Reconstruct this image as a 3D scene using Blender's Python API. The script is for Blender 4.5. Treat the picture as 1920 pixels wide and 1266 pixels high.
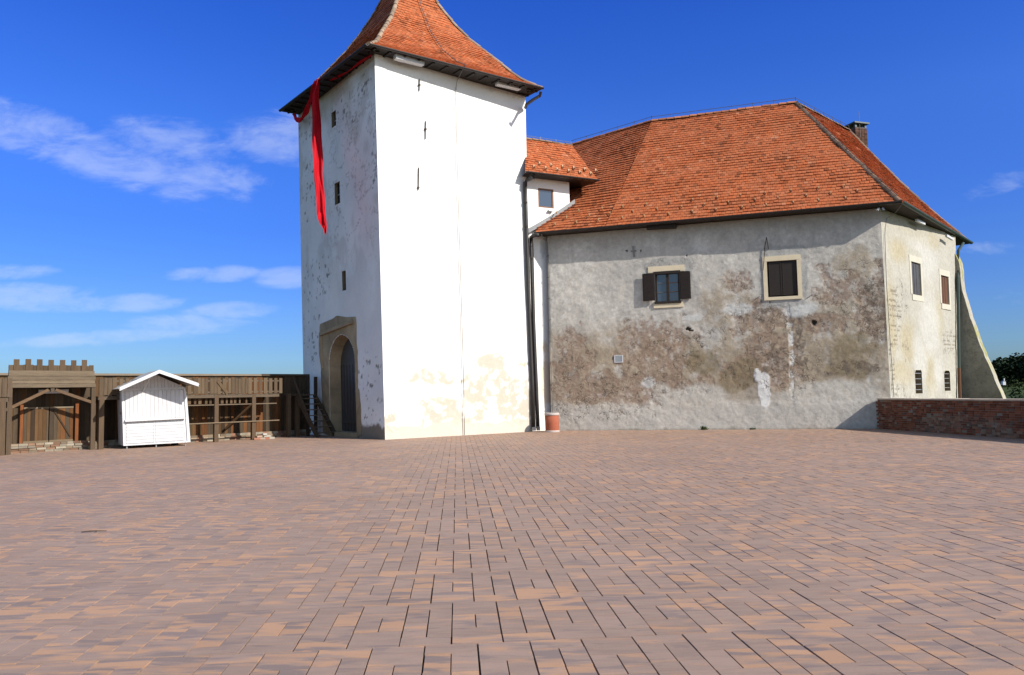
import bpy, math, random
import numpy as np
from mathutils import Vector, Matrix
random.seed(7); rng = np.random.default_rng(11)
for o in list(bpy.data.objects): bpy.data.objects.remove(o)
scene = bpy.context.scene
V = lambda *a: np.array(a, float)
# ------------------------------------------------------------------ camera
FPX = 1400.0; PITCH = math.radians(4.29); ROLL = math.radians(1.2); CAM = V(0, 0, 1.75)
_F = V(0, math.cos(PITCH), math.sin(PITCH)); _R0 = V(1, 0, 0); _U0 = V(0, -math.sin(PITCH), math.cos(PITCH))
_R = math.cos(ROLL)*_R0 - math.sin(ROLL)*_U0; _U = math.sin(ROLL)*_R0 + math.cos(ROLL)*_U0
cd = bpy.data.cameras.new('camera'); cam = bpy.data.objects.new('camera', cd); scene.collection.objects.link(cam)
cd.sensor_width = 36; cd.lens = 36*FPX/1920; cd.clip_end = 8000; cd.clip_start = 0.1
m = Matrix(((_R[0], _U[0], -_F[0]), (_R[1], _U[1], -_F[1]), (_R[2], _U[2], -_F[2])))
cam.matrix_world = Matrix.Translation(Vector(CAM)) @ m.to_4x4()
scene.camera = cam
scene.render.resolution_x = 1024; scene.render.resolution_y = 675
# ------------------------------------------------------------------ light
SUN_EL = math.radians(32.5); SUN_TRAVEL = V(-.83, .557)            # horizontal travel of the light
sdir = V(-SUN_TRAVEL[0]*math.cos(SUN_EL), -SUN_TRAVEL[1]*math.cos(SUN_EL), math.sin(SUN_EL))
SUN_AZ = math.atan2(sdir[0], sdir[1])
ld = bpy.data.lights.new('sun', 'SUN'); sun = bpy.data.objects.new('sun', ld); scene.collection.objects.link(sun)
ld.energy = 4.6; ld.angle = math.radians(0.5); ld.color = (1, .94, .85)
sun.rotation_euler = Vector(sdir).to_track_quat('Z', 'Y').to_euler(); sun.location = (20, -20, 40)
scene.view_settings.view_transform = 'Standard'; scene.view_settings.look = 'None'
scene.view_settings.exposure = 0.55; scene.view_settings.gamma = 1
# ------------------------------------------------------------------ node helper
class NT:
    def __init__(s, nt): s.nt = nt; s.n = nt.nodes; s.l = nt.links
    def node(s, t, **kw):
        n = s.n.new(t)
        for k, v in kw.items(): setattr(n, k, v)
        return n
    def put(s, sock, v):
        if v is None: return
        if hasattr(v, 'links') or isinstance(v, bpy.types.NodeSocket): s.l.new(v, sock)
        else:
            if isinstance(v, (tuple, list)) and len(v) == 3 and sock.type == 'RGBA': v = (*v, 1)
            sock.default_value = v
    def math(s, op, a, b=None, c=None, clamp=False):
        n = s.node('ShaderNodeMath', operation=op, use_clamp=clamp)
        s.put(n.inputs[0], a); s.put(n.inputs[1], b); s.put(n.inputs[2], c); return n.outputs[0]
    def mix(s, f, a, b, mode='MIX'):
        n = s.node('ShaderNodeMix', data_type='RGBA', blend_type=mode)
        s.put(n.inputs[0], f); s.put(n.inputs[6], a); s.put(n.inputs[7], b); return n.outputs[2]
    def noise(s, vec, scale, detail=4, rough=.55, dist=0):
        n = s.node('ShaderNodeTexNoise'); s.put(n.inputs['Vector'], vec)
        n.inputs['Scale'].default_value = scale; n.inputs['Detail'].default_value = detail
        n.inputs['Roughness'].default_value = rough; n.inputs['Distortion'].default_value = dist; return n.outputs[0]
    def mapping(s, vec, scale=(1, 1, 1), loc=(0, 0, 0), rot=(0, 0, 0)):
        n = s.node('ShaderNodeMapping'); s.put(n.inputs[0], vec)
        n.inputs['Scale'].default_value = scale; n.inputs['Location'].default_value = loc; n.inputs['Rotation'].default_value = rot
        return n.outputs[0]
    def ss(s, x, a, b, lo=0., hi=1.):
        n = s.node('ShaderNodeMapRange', interpolation_type='SMOOTHSTEP'); s.put(n.inputs[0], x)
        for i, v in enumerate((a, b, lo, hi)): n.inputs[i+1].default_value = v
        return n.outputs[0]
# ------------------------------------------------------------------ world
w = bpy.data.worlds.new('World'); scene.world = w; w.use_nodes = True
N = NT(w.node_tree); N.n.clear()
sky = N.node('ShaderNodeTexSky', sky_type='NISHITA'); sky.sun_disc = False
sky.sun_elevation = SUN_EL; sky.sun_rotation = SUN_AZ; sky.air_density = 1.0; sky.dust_density = 0.6; sky.ozone_density = 3.5; sky.altitude = 200
hs = N.node('ShaderNodeHueSaturation'); hs.inputs['Saturation'].default_value = 1.22; hs.inputs['Hue'].default_value = .512; hs.inputs['Value'].default_value = 1.0
N.l.new(sky.outputs[0], hs.inputs['Color'])
tc = N.node('ShaderNodeTexCoord'); sp = N.node('ShaderNodeSeparateXYZ'); N.l.new(tc.outputs['Generated'], sp.inputs[0])
yy = N.math('MAXIMUM', N.math('ABSOLUTE', sp.outputs[1]), .05)
cu = N.math('DIVIDE', sp.outputs[0], yy); cv = N.math('DIVIDE', sp.outputs[2], yy)
cb = N.node('ShaderNodeCombineXYZ'); N.l.new(cu, cb.inputs[0]); N.l.new(cv, cb.inputs[2])
def dirmask(px, py, rx, ry, k=.03):
    d = _F + _R*(px-960)/FPX + _U*(633-py)/FPX; u0, v0 = d[0]/d[1], d[2]/d[1]
    du = N.math('SUBTRACT', cu, u0); dv = N.math('SUBTRACT', cv, v0)
    dv = N.math('ADD', dv, N.math('MULTIPLY', du, k))
    a = N.math('POWER', N.math('ABSOLUTE', N.math('DIVIDE', du, rx/FPX)), 2.)
    b = N.math('POWER', N.math('ABSOLUTE', N.math('DIVIDE', dv, ry/FPX)), 2.)
    return N.ss(N.math('ADD', a, b), 1.3, .0)
cvec = N.mapping(cb.outputs[0], scale=(1, 1, 2.6))
n1 = N.noise(cvec, 9., 7, .62, .9); n2 = N.noise(N.mapping(cb.outputs[0], scale=(1, 1, 3.2), loc=(3, 0, 1)), 13, 6, .6, .4)
M = None
for px, py, rx, ry, st, k in [(70, 250, 240, 60, .8, .3), (200, 300, 260, 60, .9, .35), (310, 265, 170, 60, .7, .15), (390, 335, 130, 50, .8, .1), (520, 260, 130, 60, .8, .1), (30, 510, 110, 18, .8, 0), (40, 553, 170, 30, .95, 0), (250, 567, 110, 22, .9, 0), (130, 570, 160, 22, .8, 0),
                   (400, 514, 110, 20, .9, 0), (540, 522, 80, 26, .95, 0), (440, 583, 110, 20, .85, 0), (350, 606, 160, 20, .8, 0), (230, 630, 260, 18, .75, -.05), (1880, 345, 90, 30, .5, -.3), (1870, 465, 110, 18, .6, 0), (1900, 560, 80, 25, .3, 0)]:
    mm = N.math('MULTIPLY', dirmask(px, py, rx, ry, k), st)
    M = mm if M is None else N.math('MAXIMUM', M, mm)
n3 = N.noise(N.mapping(cb.outputs[0], scale=(1, 1, 3.), loc=(7, 0, 2)), 34, 6, .65, .3)
nn = N.math('ADD', N.math('ADD', N.math('MULTIPLY', n1, .5), N.math('MULTIPLY', n2, .32)), N.math('MULTIPLY', n3, .18))
cl = N.ss(N.math('ADD', nn, N.math('MULTIPLY', M, .30)), .56, .86)
cl = N.math('MULTIPLY', cl, N.ss(M, .0, .25))
cl = N.math('MULTIPLY', cl, .31)
lvl = N.ss(sp.outputs[2], 0, .5, 3.6, 3.9)
cc = N.node('ShaderNodeCombineColor'); 
N.l.new(N.math('MULTIPLY', lvl, .98), cc.inputs[0]); N.l.new(N.math('MULTIPLY', lvl, 1.07), cc.inputs[1]); N.l.new(N.math('MULTIPLY', lvl, 1.25), cc.inputs[2])
zr = N.node('ShaderNodeValToRGB'); N.l.new(sp.outputs[2], zr.inputs[0]); el_ = zr.color_ramp.elements
el_[0].position = 0; el_[0].color = (.118, .165, .243, 1); el_[1].position = .72; el_[1].color = (1, .86, .62, 1)  # top stop brightened and warmed above the frame, added fill for shaded walls
for p_, c_ in ((.10, (.138, .196, .31, 1)), (.216, (.140, .215, .378, 1)), (.33, (.175, .262, .430, 1)), (.48, (.120, .228, .450, 1))): e_ = el_.new(p_); e_.color = c_
skb = N.mix(1., hs.outputs[0], zr.outputs[0], 'MULTIPLY'); vm = N.node('ShaderNodeVectorMath', operation='SCALE'); N.l.new(skb, vm.inputs[0]); vm.inputs['Scale'].default_value = 2.0
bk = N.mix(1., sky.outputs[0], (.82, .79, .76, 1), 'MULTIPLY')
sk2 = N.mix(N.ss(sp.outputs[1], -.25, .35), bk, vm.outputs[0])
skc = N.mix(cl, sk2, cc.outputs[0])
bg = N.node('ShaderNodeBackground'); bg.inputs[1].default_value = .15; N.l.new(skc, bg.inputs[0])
wo = N.node('ShaderNodeOutputWorld'); N.l.new(bg.outputs[0], wo.inputs[0])
# ------------------------------------------------------------------ geometry helpers
def ray(x, y): return _F + _R*(x-960)/FPX + _U*(633-y)/FPX
def at_z(x, y, z): d = ray(x, y); return CAM + d*(z-CAM[2])/d[2]
def at_d(x, y, D): d = ray(x, y); return CAM + d*D/d[1]
def unit(v): v = np.asarray(v, float); return v/np.linalg.norm(v)
def hitp(x, y, P, n): d = ray(x, y); return CAM + d*(np.dot(P-CAM, n)/np.dot(d, n))
def vnoise(x, y, seed=0):
    x = np.asarray(x, float); y = np.asarray(y, float)
    xi = np.floor(x).astype(np.int64); yi = np.floor(y).astype(np.int64); fx = x-xi; fy = y-yi
    fx = fx*fx*(3-2*fx); fy = fy*fy*(3-2*fy)
    def h(a, b):
        k = (a*374761393 + b*668265263 + seed*974711) & 0xffffffff
        k = ((k ^ (k >> 13))*1274126177) & 0xffffffff
        return ((k ^ (k >> 16)) & 0xffff)/65535.
    return (h(xi, yi)*(1-fx)+h(xi+1, yi)*fx)*(1-fy)+(h(xi, yi+1)*(1-fx)+h(xi+1, yi+1)*fx)*fy
def fbm(x, y, seed=0, o=4, g=.55):
    s = 0; a = 1; t = 0
    for i in range(o): s = s+a*vnoise(x*2**i+i*17.3, y*2**i+i*9.1, seed+i*31); t += a; a *= g
    return s/t
def sst(x, a, b): t = np.clip((x-a)/(b-a), 0, 1); return t*t*(3-2*t)
def lerpc(c, d, t): return c*(1-t[:, None]) + np.asarray(d, float)*t[:, None]

class MB:
    """collects polygons; every vertex has a tint"""
    def __init__(s): s.v = []; s.f = []; s.c = []; s.n = 0; s.sm = False
    def add(s, vs, fs, tint=(1, 1, 1)):
        vs = np.asarray(vs, float).reshape(-1, 3); b = s.n
        s.v.append(vs); s.f += [tuple(int(i)+b for i in f) for f in fs]
        t = np.asarray(tint, float)
        if t.ndim == 0: t = np.ones(3)*t
        s.c.append(np.broadcast_to(t, (len(vs), 3)).copy()); s.n += len(vs); return s
    def box(s, F, a0, a1, b0, b1, c0, c1, tint=(1, 1, 1)):
        P = [F.pt(a, b, c) for c in (c0, c1) for a, b in ((a0, b0), (a1, b0), (a1, b1), (a0, b1))]
        return s.add(P, [(0, 3, 2, 1), (4, 5, 6, 7), (0, 1, 5, 4), (1, 2, 6, 5), (2, 3, 7, 6), (3, 0, 4, 7)], tint)
    def hexa(s, P8, tint=(1, 1, 1)):
        return s.add(P8, [(0, 3, 2, 1), (4, 5, 6, 7), (0, 1, 5, 4), (1, 2, 6, 5), (2, 3, 7, 6), (3, 0, 4, 7)], tint)
    def beam(s, P, Q, w, h, up=(0, 0, 1), tint=(1, 1, 1)):
        P = np.asarray(P, float); Q = np.asarray(Q, float); d = unit(Q-P); x = unit(np.cross(d, up)); y = np.cross(x, d)
        R = [p + x*sx*w/2 + y*sy*h/2 for p in (P, Q) for sx, sy in ((-1, -1), (1, -1), (1, 1), (-1, 1))]
        return s.hexa(R, tint)
    def tube(s, pts, r, n=8, tint=(1, 1, 1), cap=True):
        pts = [np.asarray(p, float) for p in pts]; vs = []; fs = []
        rr = r if isinstance(r, (list, tuple)) else [r]*len(pts)
        for i, p in enumerate(pts):
            d = unit(pts[min(i+1, len(pts)-1)] - pts[max(i-1, 0)])
            ref = V(0, 0, 1) if abs(d[2]) < .9 else V(1, 0, 0)
            x = unit(np.cross(d, ref)); y = np.cross(d, x)
            for k in range(n):
                a = 2*math.pi*k/n; vs.append(p + (x*math.cos(a)+y*math.sin(a))*rr[i])
        for i in range(len(pts)-1):
            for k in range(n):
                k2 = (k+1) % n; fs.append((i*n+k, i*n+k2, (i+1)*n+k2, (i+1)*n+k))
        if cap: fs.append(tuple(range(n))[::-1]); fs.append(tuple((len(pts)-1)*n+k for k in range(n)))
        return s.add(vs, fs, tint)
    def lathe(s, base, prof, n=24, tint=(1, 1, 1)):
        vs = []; fs = []
        for r, z in prof:
            for k in range(n):
                a = 2*math.pi*k/n; vs.append(base + V(r*math.cos(a), r*math.sin(a), z))
        for i in range(len(prof)-1):
            for k in range(n):
                k2 = (k+1) % n; fs.append((i*n+k, i*n+k2, (i+1)*n+k2, (i+1)*n+k))
        return s.add(vs, fs, tint)
class Frame:
    def __init__(s, O, ex, ey, ez=(0, 0, 1)): s.O = np.asarray(O, float); s.x = np.asarray(ex, float); s.y = np.asarray(ey, float); s.z = np.asarray(ez, float)
    def pt(s, a, b, c): return s.O + s.x*a + s.y*b + s.z*c
WL = {}
def link(o, parent=None, loc=None):
    scene.collection.objects.link(o)
    if parent is not None: o.parent = parent
    return o
def tag(o, label=None, cat=None, group=None, kind=None):
    for k, v in (('label', label), ('category', cat), ('group', group), ('kind', kind)):
        if v: o[k] = v
    return o
def thing(name, label, cat, loc, group=None):
    o = bpy.data.objects.new(name, None); o.empty_display_size = .3; link(o); o.location = [float(x) for x in loc]
    WL[o.name] = np.asarray(loc, float); return tag(o, label, cat, group)
def part(name, mb, mat, parent=None, smooth=False, label=None, attrs=None, loc=None):
    """loc: world origin (default: the parent's origin)"""
    org = np.asarray(loc, float) if loc is not None else (WL[parent.name] if parent is not None else V(0, 0, 0))
    me = bpy.data.meshes.new(name)
    vs = np.concatenate(mb.v) - org
    me.from_pydata(vs.tolist(), [], mb.f)
    col = me.color_attributes.new('tint', 'FLOAT_COLOR', 'POINT')
    c = np.concatenate(mb.c); c = np.concatenate([c, np.ones((len(c), 1))], 1)
    col.data.foreach_set('color', c.astype(np.float32).ravel())
    if attrs:
        for k, a in attrs.items():
            at = me.attributes.new(k, 'FLOAT', 'POINT'); at.data.foreach_set('value', np.asarray(a, np.float32))
    if smooth: me.polygons.foreach_set('use_smooth', [True]*len(me.polygons))
    me.materials.append(mat); me.update()
    o = bpy.data.objects.new(name, me); link(o, parent)
    WL[o.name] = org
    o.location = (org - (WL[parent.name] if parent is not None else 0)).tolist()
    if label: o['label'] = label
    return o
def copy_part(src, parent, wloc, rotz=None):
    o = src.copy(); link(o, parent); o.location = (np.asarray(wloc) - WL[parent.name]).tolist(); WL[o.name] = np.asarray(wloc)
    return o
# ------------------------------------------------------------------ materials
def mat_base(name):
    mt = bpy.data.materials.new(name); mt.use_nodes = True; n = NT(mt.node_tree); n.n.clear()
    out = n.node('ShaderNodeOutputMaterial'); b = n.node('ShaderNodeBsdfPrincipled'); n.l.new(b.outputs[0], out.inputs[0])
    return mt, n, b
def simple(name, col, rough=.7, ns=3., amt=.25, fine=30., bump=.2, bd=.01, metal=0, spec=.4, stretch=(1, 1, 1), tint=True, dark=None):
    mt, n, b = mat_base(name)
    g = n.node('ShaderNodeNewGeometry').outputs['Position']
    v = n.mapping(g, scale=stretch)
    a = n.noise(v, ns, 5); f = n.noise(v, fine, 4)
    c = n.mix(1., (*col, 1), n.node('ShaderNodeAttribute', attribute_name='tint').outputs['Color'], 'MULTIPLY') if tint else None
    if c is None:
        rgb = n.node('ShaderNodeRGB'); rgb.outputs[0].default_value = (*col, 1); c = rgb.outputs[0]
    k = n.math('ADD', n.math('MULTIPLY', n.math('SUBTRACT', a, .5), amt*2.2), n.math('MULTIPLY', n.math('SUBTRACT', f, .5), amt*1.6))
    k = n.math('ADD', k, 1.0)
    hsv = n.node('ShaderNodeHueSaturation'); n.l.new(c, hsv.inputs['Color']); n.l.new(k, hsv.inputs['Value'])
    n.l.new(hsv.outputs[0], b.inputs['Base Color'])
    b.inputs['Roughness'].default_value = rough; b.inputs['Metallic'].default_value = metal
    b.inputs['Specular IOR Level'].default_value = spec
    if bump:
        bp = n.node('ShaderNodeBump'); bp.inputs['Strength'].default_value = bump; bp.inputs['Distance'].default_value = bd
        n.l.new(n.math('ADD', f, n.math('MULTIPLY', a, .7)), bp.inputs['Height']); n.l.new(bp.outputs[0], b.inputs['Normal'])
    return mt
def plaster(name, fine=.13, bump=.5, crackscale=1.3, crackcol=(.09, .075, .06)):
    mt, n, b = mat_base(name)
    g = n.node('ShaderNodeNewGeometry').outputs['Position']
    tint = n.node('ShaderNodeAttribute', attribute_name='tint').outputs['Color']
    crk = n.node('ShaderNodeAttribute', attribute_name='crk').outputs['Fac']
    a = n.noise(g, 7, 6, .65); f = n.noise(g, 38, 5, .7)
    k = n.math('ADD', n.math('MULTIPLY', n.math('SUBTRACT', a, .5), fine*2.4), n.math('MULTIPLY', n.math('SUBTRACT', f, .5), fine*2.6))
    hsv = n.node('ShaderNodeHueSaturation'); n.l.new(tint, hsv.inputs['Color']); n.l.new(n.math('ADD', k, 1.), hsv.inputs['Value'])
    wv = n.node('ShaderNodeTexNoise'); n.l.new(g, wv.inputs['Vector']); wv.inputs['Scale'].default_value = 2.5; wv.inputs['Detail'].default_value = 5
    dv = n.node('ShaderNodeVectorMath', operation='MULTIPLY_ADD'); n.l.new(wv.outputs['Color'], dv.inputs[0]); dv.inputs[1].default_value = (.55, .55, .55); n.l.new(g, dv.inputs[2])
    vo = n.node('ShaderNodeTexVoronoi', feature='DISTANCE_TO_EDGE'); n.l.new(dv.outputs[0], vo.inputs['Vector']); vo.inputs['Scale'].default_value = crackscale*1.6
    vo2 = n.node('ShaderNodeTexVoronoi', feature='DISTANCE_TO_EDGE'); n.l.new(dv.outputs[0], vo2.inputs['Vector']); vo2.inputs['Scale'].default_value = crackscale*4.5
    line = n.math('MAXIMUM', n.ss(vo.outputs['Distance'], .030, .006), n.ss(vo2.outputs['Distance'], .085, .02, 0, .75))
    gate = n.ss(n.noise(g, 3.1, 3), .44, .62)
    line = n.math('MULTIPLY', n.math('MULTIPLY', line, gate), crk, clamp=True)
    col = n.mix(line, hsv.outputs[0], (*crackcol, 1))
    n.l.new(col, b.inputs['Base Color']); b.inputs['Roughness'].default_value = .92; b.inputs['Specular IOR Level'].default_value = .15
    bp = n.node('ShaderNodeBump'); bp.inputs['Strength'].default_value = bump; bp.inputs['Distance'].default_value = .03
    h = n.math('ADD', n.math('MULTIPLY', a, .7), n.math('MULTIPLY', f, .35)); h = n.math('SUBTRACT', h, n.math('MULTIPLY', line, .5))
    n.l.new(h, bp.inputs['Height']); n.l.new(bp.outputs[0], b.inputs['Normal'])
    return mt
def paver_mat():
    mt, n, b = mat_base('paver')
    at = n.node('ShaderNodeAttribute', attribute_name='tint').outputs['Color']      # r random, g random, b orange weight
    s = n.node('ShaderNodeSeparateColor'); n.l.new(at, s.inputs[0])
    g = n.node('ShaderNodeNewGeometry').outputs['Position']
    off = n.node('ShaderNodeCombineXYZ'); n.l.new(n.math('MULTIPLY', s.outputs[0], 37.), off.inputs[0]); n.l.new(n.math('MULTIPLY', s.outputs[1], 23.), off.inputs[1])
    add = n.node('ShaderNodeVectorMath', operation='ADD'); n.l.new(g, add.inputs[0]); n.l.new(off.outputs[0], add.inputs[1])
    v = n.mapping(add.outputs[0], scale=(1.2, 6, 1), rot=(0, 0, -.075))
    a = n.noise(v, 1.6, 4, .6, .4); a2 = n.noise(n.mapping(add.outputs[0], scale=(1.3, 6, 1), loc=(5, 3, 0)), 1.5, 3, .5, .3)
    f = n.noise(g, 120, 3, .7); big = n.noise(g, .35, 3)
    base = n.mix(n.ss(a, .3, .62), (.250, .172, .134, 1), (.298, .204, .155, 1))
    org = n.ss(n.math('ADD', a2, n.math('MULTIPLY', s.outputs[2], .20)), .58, .74)
    c = n.mix(n.math('MULTIPLY', org, .72), base, (.44, .245, .135, 1))
    pur = n.ss(n.math('SUBTRACT', a2, n.math('MULTIPLY', s.outputs[2], .10)), .40, .31)
    c = n.mix(n.math('MULTIPLY', pur, .8), c, (.198, .146, .128, 1))
    k = n.math('ADD', n.math('MULTIPLY', n.math('SUBTRACT', f, .5), .55), n.math('ADD', n.math('MULTIPLY', s.outputs[1], .12), .92))
    k = n.math('ADD', k, n.math('MULTIPLY', n.math('SUBTRACT', big, .5), .35))
    hsv = n.node('ShaderNodeHueSaturation'); n.l.new(c, hsv.inputs['Color']); n.l.new(k, hsv.inputs['Value'])
    n.l.new(hsv.outputs[0], b.inputs['Base Color']); b.inputs['Roughness'].default_value = .8; b.inputs['Specular IOR Level'].default_value = .3
    bp = n.node('ShaderNodeBump'); bp.inputs['Strength'].default_value = .35; bp.inputs['Distance'].default_value = .004
    n.l.new(f, bp.inputs['Height']); n.l.new(bp.outputs[0], b.inputs['Normal'])
    return mt
def glass_mat():
    mt, n, b = mat_base('window_glass')
    g = n.node('ShaderNodeNewGeometry').outputs['Position']
    b.inputs['Base Color'].default_value = (.03, .05, .085, 1); b.inputs['Roughness'].default_value = .04; b.inputs['IOR'].default_value = 1.75
    bp = n.node('ShaderNodeBump'); bp.inputs['Strength'].default_value = .08; bp.inputs['Distance'].default_value = .02
    n.l.new(n.noise(g, 3, 2), bp.inputs['Height']); n.l.new(bp.outputs[0], b.inputs['Normal'])
    return mt
MT = dict(
    plaster_grey=plaster('weathered_plaster', .26, .5, 1.2),
    plaster_white=plaster('limewash', .07, .35, 1.6, (.3, .28, .25)),
    tile=simple('roof_tile', (1, 1, 1), .85, .8, .14, 45, .4, .01, spec=.2),
    ridge=simple('ridge_tile', (.20, .13, .09), .9, 3, .35, 30, .4, .01, spec=.2),
    wood=simple('weathered_wood', (.078, .057, .039), .85, 2.5, .35, 30, .5, .01, stretch=(6, 6, .7), spec=.2),
    wood_h=simple('weathered_beam', (.112, .089, .066), .85, 2.5, .35, 30, .5, .01, stretch=(1, 1, 7), spec=.2),
    darkwood=simple('dark_wood', (.020, .014, .011), .6, 3, .3, 30, .4, .01, stretch=(1, 1, 6), spec=.3),
    brownwood=simple('brown_wood', (.10, .042, .018), .6, 3, .3, 30, .4, .01, stretch=(6, 6, 1), spec=.3),
    frame_w=simple('window_wood', (.17, .085, .045), .6, 3, .3, 30, .3, .01, spec=.3),
    white=simple('white_paint', (.52, .525, .54), .6, 4, .09, 25, .25, .006, stretch=(5, 5, 1), spec=.35),
    stone=simple('sandstone', (.30, .235, .15), .9, 2.5, .3, 25, .5, .02, spec=.2),
    cream=simple('cream_stone', (.62, .53, .38), .85, 3, .12, 30, .35, .01, spec=.2),
    metal=simple('dark_gutter', (.014, .012, .012), .5, 4, .3, 40, .1, .005, metal=0, spec=.5),
    green=simple('green_metal', (.025, .045, .035), .5, 4, .3, 40, .1, .005, spec=.5),
    zinc=simple('zinc', (.36, .37, .38), .4, 6, .2, 50, .1, .004, metal=.6, spec=.5),
    flash=simple('lead_flashing', (.16, .165, .17), .55, 5, .2, 40, .2, .004, metal=.2, spec=.4),
    wire=simple('steel_wire', (.14, .135, .13), .5, 5, .2, 40, 0, metal=.4, spec=.4),
    iron=simple('rusty_iron', (.05, .035, .028), .8, 5, .3, 40, .3, .004, spec=.3),
    cloth=None, glass=glass_mat(), paver=paver_mat(),
    joint=simple('joint_sand', (.045, .036, .032), .95, 8, .4, 60, .3, .004, tint=False),
    brick=simple('old_brick', (1, 1, 1), .92, 5, .28, 45, .7, .012, spec=.15),
    mortar=simple('mortar', (.17, .15, .13), .95, 4, .35, 50, .7, .01, spec=.1),
    coping=simple('coping_stone', (.50, .42, .34), .9, 4, .2, 40, .4, .008, spec=.2),
    bin=simple('terracotta_render', (.30, .090, .050), .85, 6, .16, 60, .6, .008, spec=.2),
    binrim=simple('concrete_rim', (.42, .37, .34), .85, 6, .1, 60, .3, .004, spec=.2),
    black=simple('interior_dark', (.010, .010, .011), .8, 4, .1, 30, 0, spec=.2),
    door=simple('grey_door', (.05, .047, .047), .5, 3, .2, 30, .2, .005, spec=.4),
    bark=simple('twig_bark', (.05, .035, .025), .9, 8, .3, 40, .3, .003),
    leaf=simple('leaf', (.045, .075, .02), .7, 6, .4, 40, .1, .003),
    far=simple('far_foliage', (.020, .032, .016), .9, .15, .35, 1.2, 0, spec=.1),
    land=simple('far_meadow', (.040, .050, .022), .95, .02, .45, .3, 0, spec=.1),
)
mt, n, b = mat_base('red_satin'); b.inputs['Base Color'].default_value = (.44, .004, .012, 1); b.inputs['Roughness'].default_value = .75; b.inputs['Specular IOR Level'].default_value = .2; b.inputs['Sheen Weight'].default_value = .0
tr = n.node('ShaderNodeBsdfTranslucent'); tr.inputs[0].default_value = (.44, .004, .012, 1); mx = n.node('ShaderNodeMixShader'); mx.inputs[0].default_value = .15
n.l.new(b.outputs[0], mx.inputs[1]); n.l.new(tr.outputs[0], mx.inputs[2]); n.l.new(mx.outputs[0], [q for q in n.n if q.type == 'OUTPUT_MATERIAL'][0].inputs[0]); MT['cloth'] = mt

# ------------------------------------------------------------------ walls as fine plaster grids
class Wall:
    def __init__(s, A0, B0, A1, B1, outward):
        s.A0, s.B0, s.A1, s.B1 = map(lambda q: np.asarray(q, float), (A0, B0, A1, B1))
        s.w = (np.linalg.norm(s.B0-s.A0)+np.linalg.norm(s.B1-s.A1))/2; s.h = (np.linalg.norm(s.A1-s.A0)+np.linalg.norm(s.B1-s.B0))/2
        s.ex = unit((s.B0-s.A0)+(s.B1-s.A1)); s.ez = unit((s.A1-s.A0)+(s.B1-s.B0)); n = unit(np.cross(s.ex, s.ez))
        if np.dot(n, outward) < 0: n = -n
        s.n = n; s.O = (s.A0+s.B0+s.A1+s.B1)/4
    def P(s, U, Z, off=0.):
        a = np.asarray(U, float)[..., None]/s.w; b = np.asarray(Z, float)[..., None]/s.h
        return (s.A0*(1-a)+s.B0*a)*(1-b)+(s.A1*(1-a)+s.B1*a)*b + s.n*np.asarray(off, float)[..., None]
    def uz(s, px, py):
        Q = hitp(px, py, s.O, s.n); u = s.w/2; z = s.h/2
        for _ in range(12):
            P = s.P(u, z); e = Q-P; u += np.dot(e, s.ex); z += np.dot(e, s.ez)
        return float(u), float(z)
    def frame(s, u, z, off=0.):
        ex = unit(s.P(u+.1, z)-s.P(u-.1, z)); ez = unit(s.P(u, z+.1)-s.P(u, z-.1))
        return Frame(s.P(u, z, off), ex, s.n, ez)
    def scale(s, px, py):
        a = s.uz(px-5, py); b = s.uz(px+5, py); c = s.uz(px, py-5); d = s.uz(px, py+5)
        return abs(b[0]-a[0])/10, abs(c[1]-d[1])/10
    def blob(s, U, Z, px, py, rx, ry, namp=.55, nf=1.6, seed=1, soft=.25):
        u, z = s.uz(px, py); su, sz = s.scale(px, py)
        r = np.sqrt(((U-u)/(rx*su))**2+((Z-z)/(ry*sz))**2)
        return sst(1-r+(fbm(U*nf, Z*nf, seed, 5, .6)-.5)*2*namp, -soft, soft)
    def grid(s, mb, step, openings, fn):
        """openings: (u0,u1,z0,z1,kind). fn(U,Z)->tint,crk,disp"""
        us = set(np.linspace(0, s.w, max(2, int(s.w/step)+1)).round(5)); zs = set(np.linspace(0, s.h, max(2, int(s.h/step)+1)).round(5))
        def snap(arr, val): 
            arr = sorted(arr); i = int(np.argmin([abs(a-val) for a in arr]))
            if 0 < i < len(arr)-1: arr[i] = val
            return set(arr)
        for o in openings: us = snap(snap(us, o[0]), o[1]); zs = snap(snap(zs, o[2]), o[3])
        us = np.array(sorted(us)); zs = np.array(sorted(zs)); UU, ZZ = np.meshgrid(us, zs)
        U = UU.ravel(); Z = ZZ.ravel(); tint, crk, disp = fn(U, Z)
        edge = np.minimum(np.minimum(U, s.w-U), 1e9); disp = disp*np.clip(edge/.1, 0, 1)
        for o in openings:
            d = np.maximum(np.maximum(o[0]-U, U-o[1]), np.maximum(o[2]-Z, Z-o[3])); disp = disp*np.clip(d/.12, 0, 1)
        P = s.P(U, Z, disp); nu = len(us); nz = len(zs); fs = []
        uc = (us[:-1]+us[1:])/2; zc = (zs[:-1]+zs[1:])/2
        flip = np.dot(np.cross(s.ex, s.ez), s.n) < 0
        for j in range(nz-1):
            for i in range(nu-1):
                hole = False
                for o in openings:
                    if o[0] < uc[i] < o[1] and o[2] < zc[j] < o[3]:
                        if o[4] == 'arch':
                            c = (o[0]+o[1])/2; r = (o[1]-o[0])/2; zt = o[3]-r
                            if zc[j] > zt and (uc[i]-c)**2+(zc[j]-zt)**2 > r*r: continue
                        hole = True
                if hole: continue
                a = j*nu+i; q = (a, a+1, a+nu+1, a+nu); fs.append(q[::-1] if flip else q)
        mb.add(P, fs, tint); return crk
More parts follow.
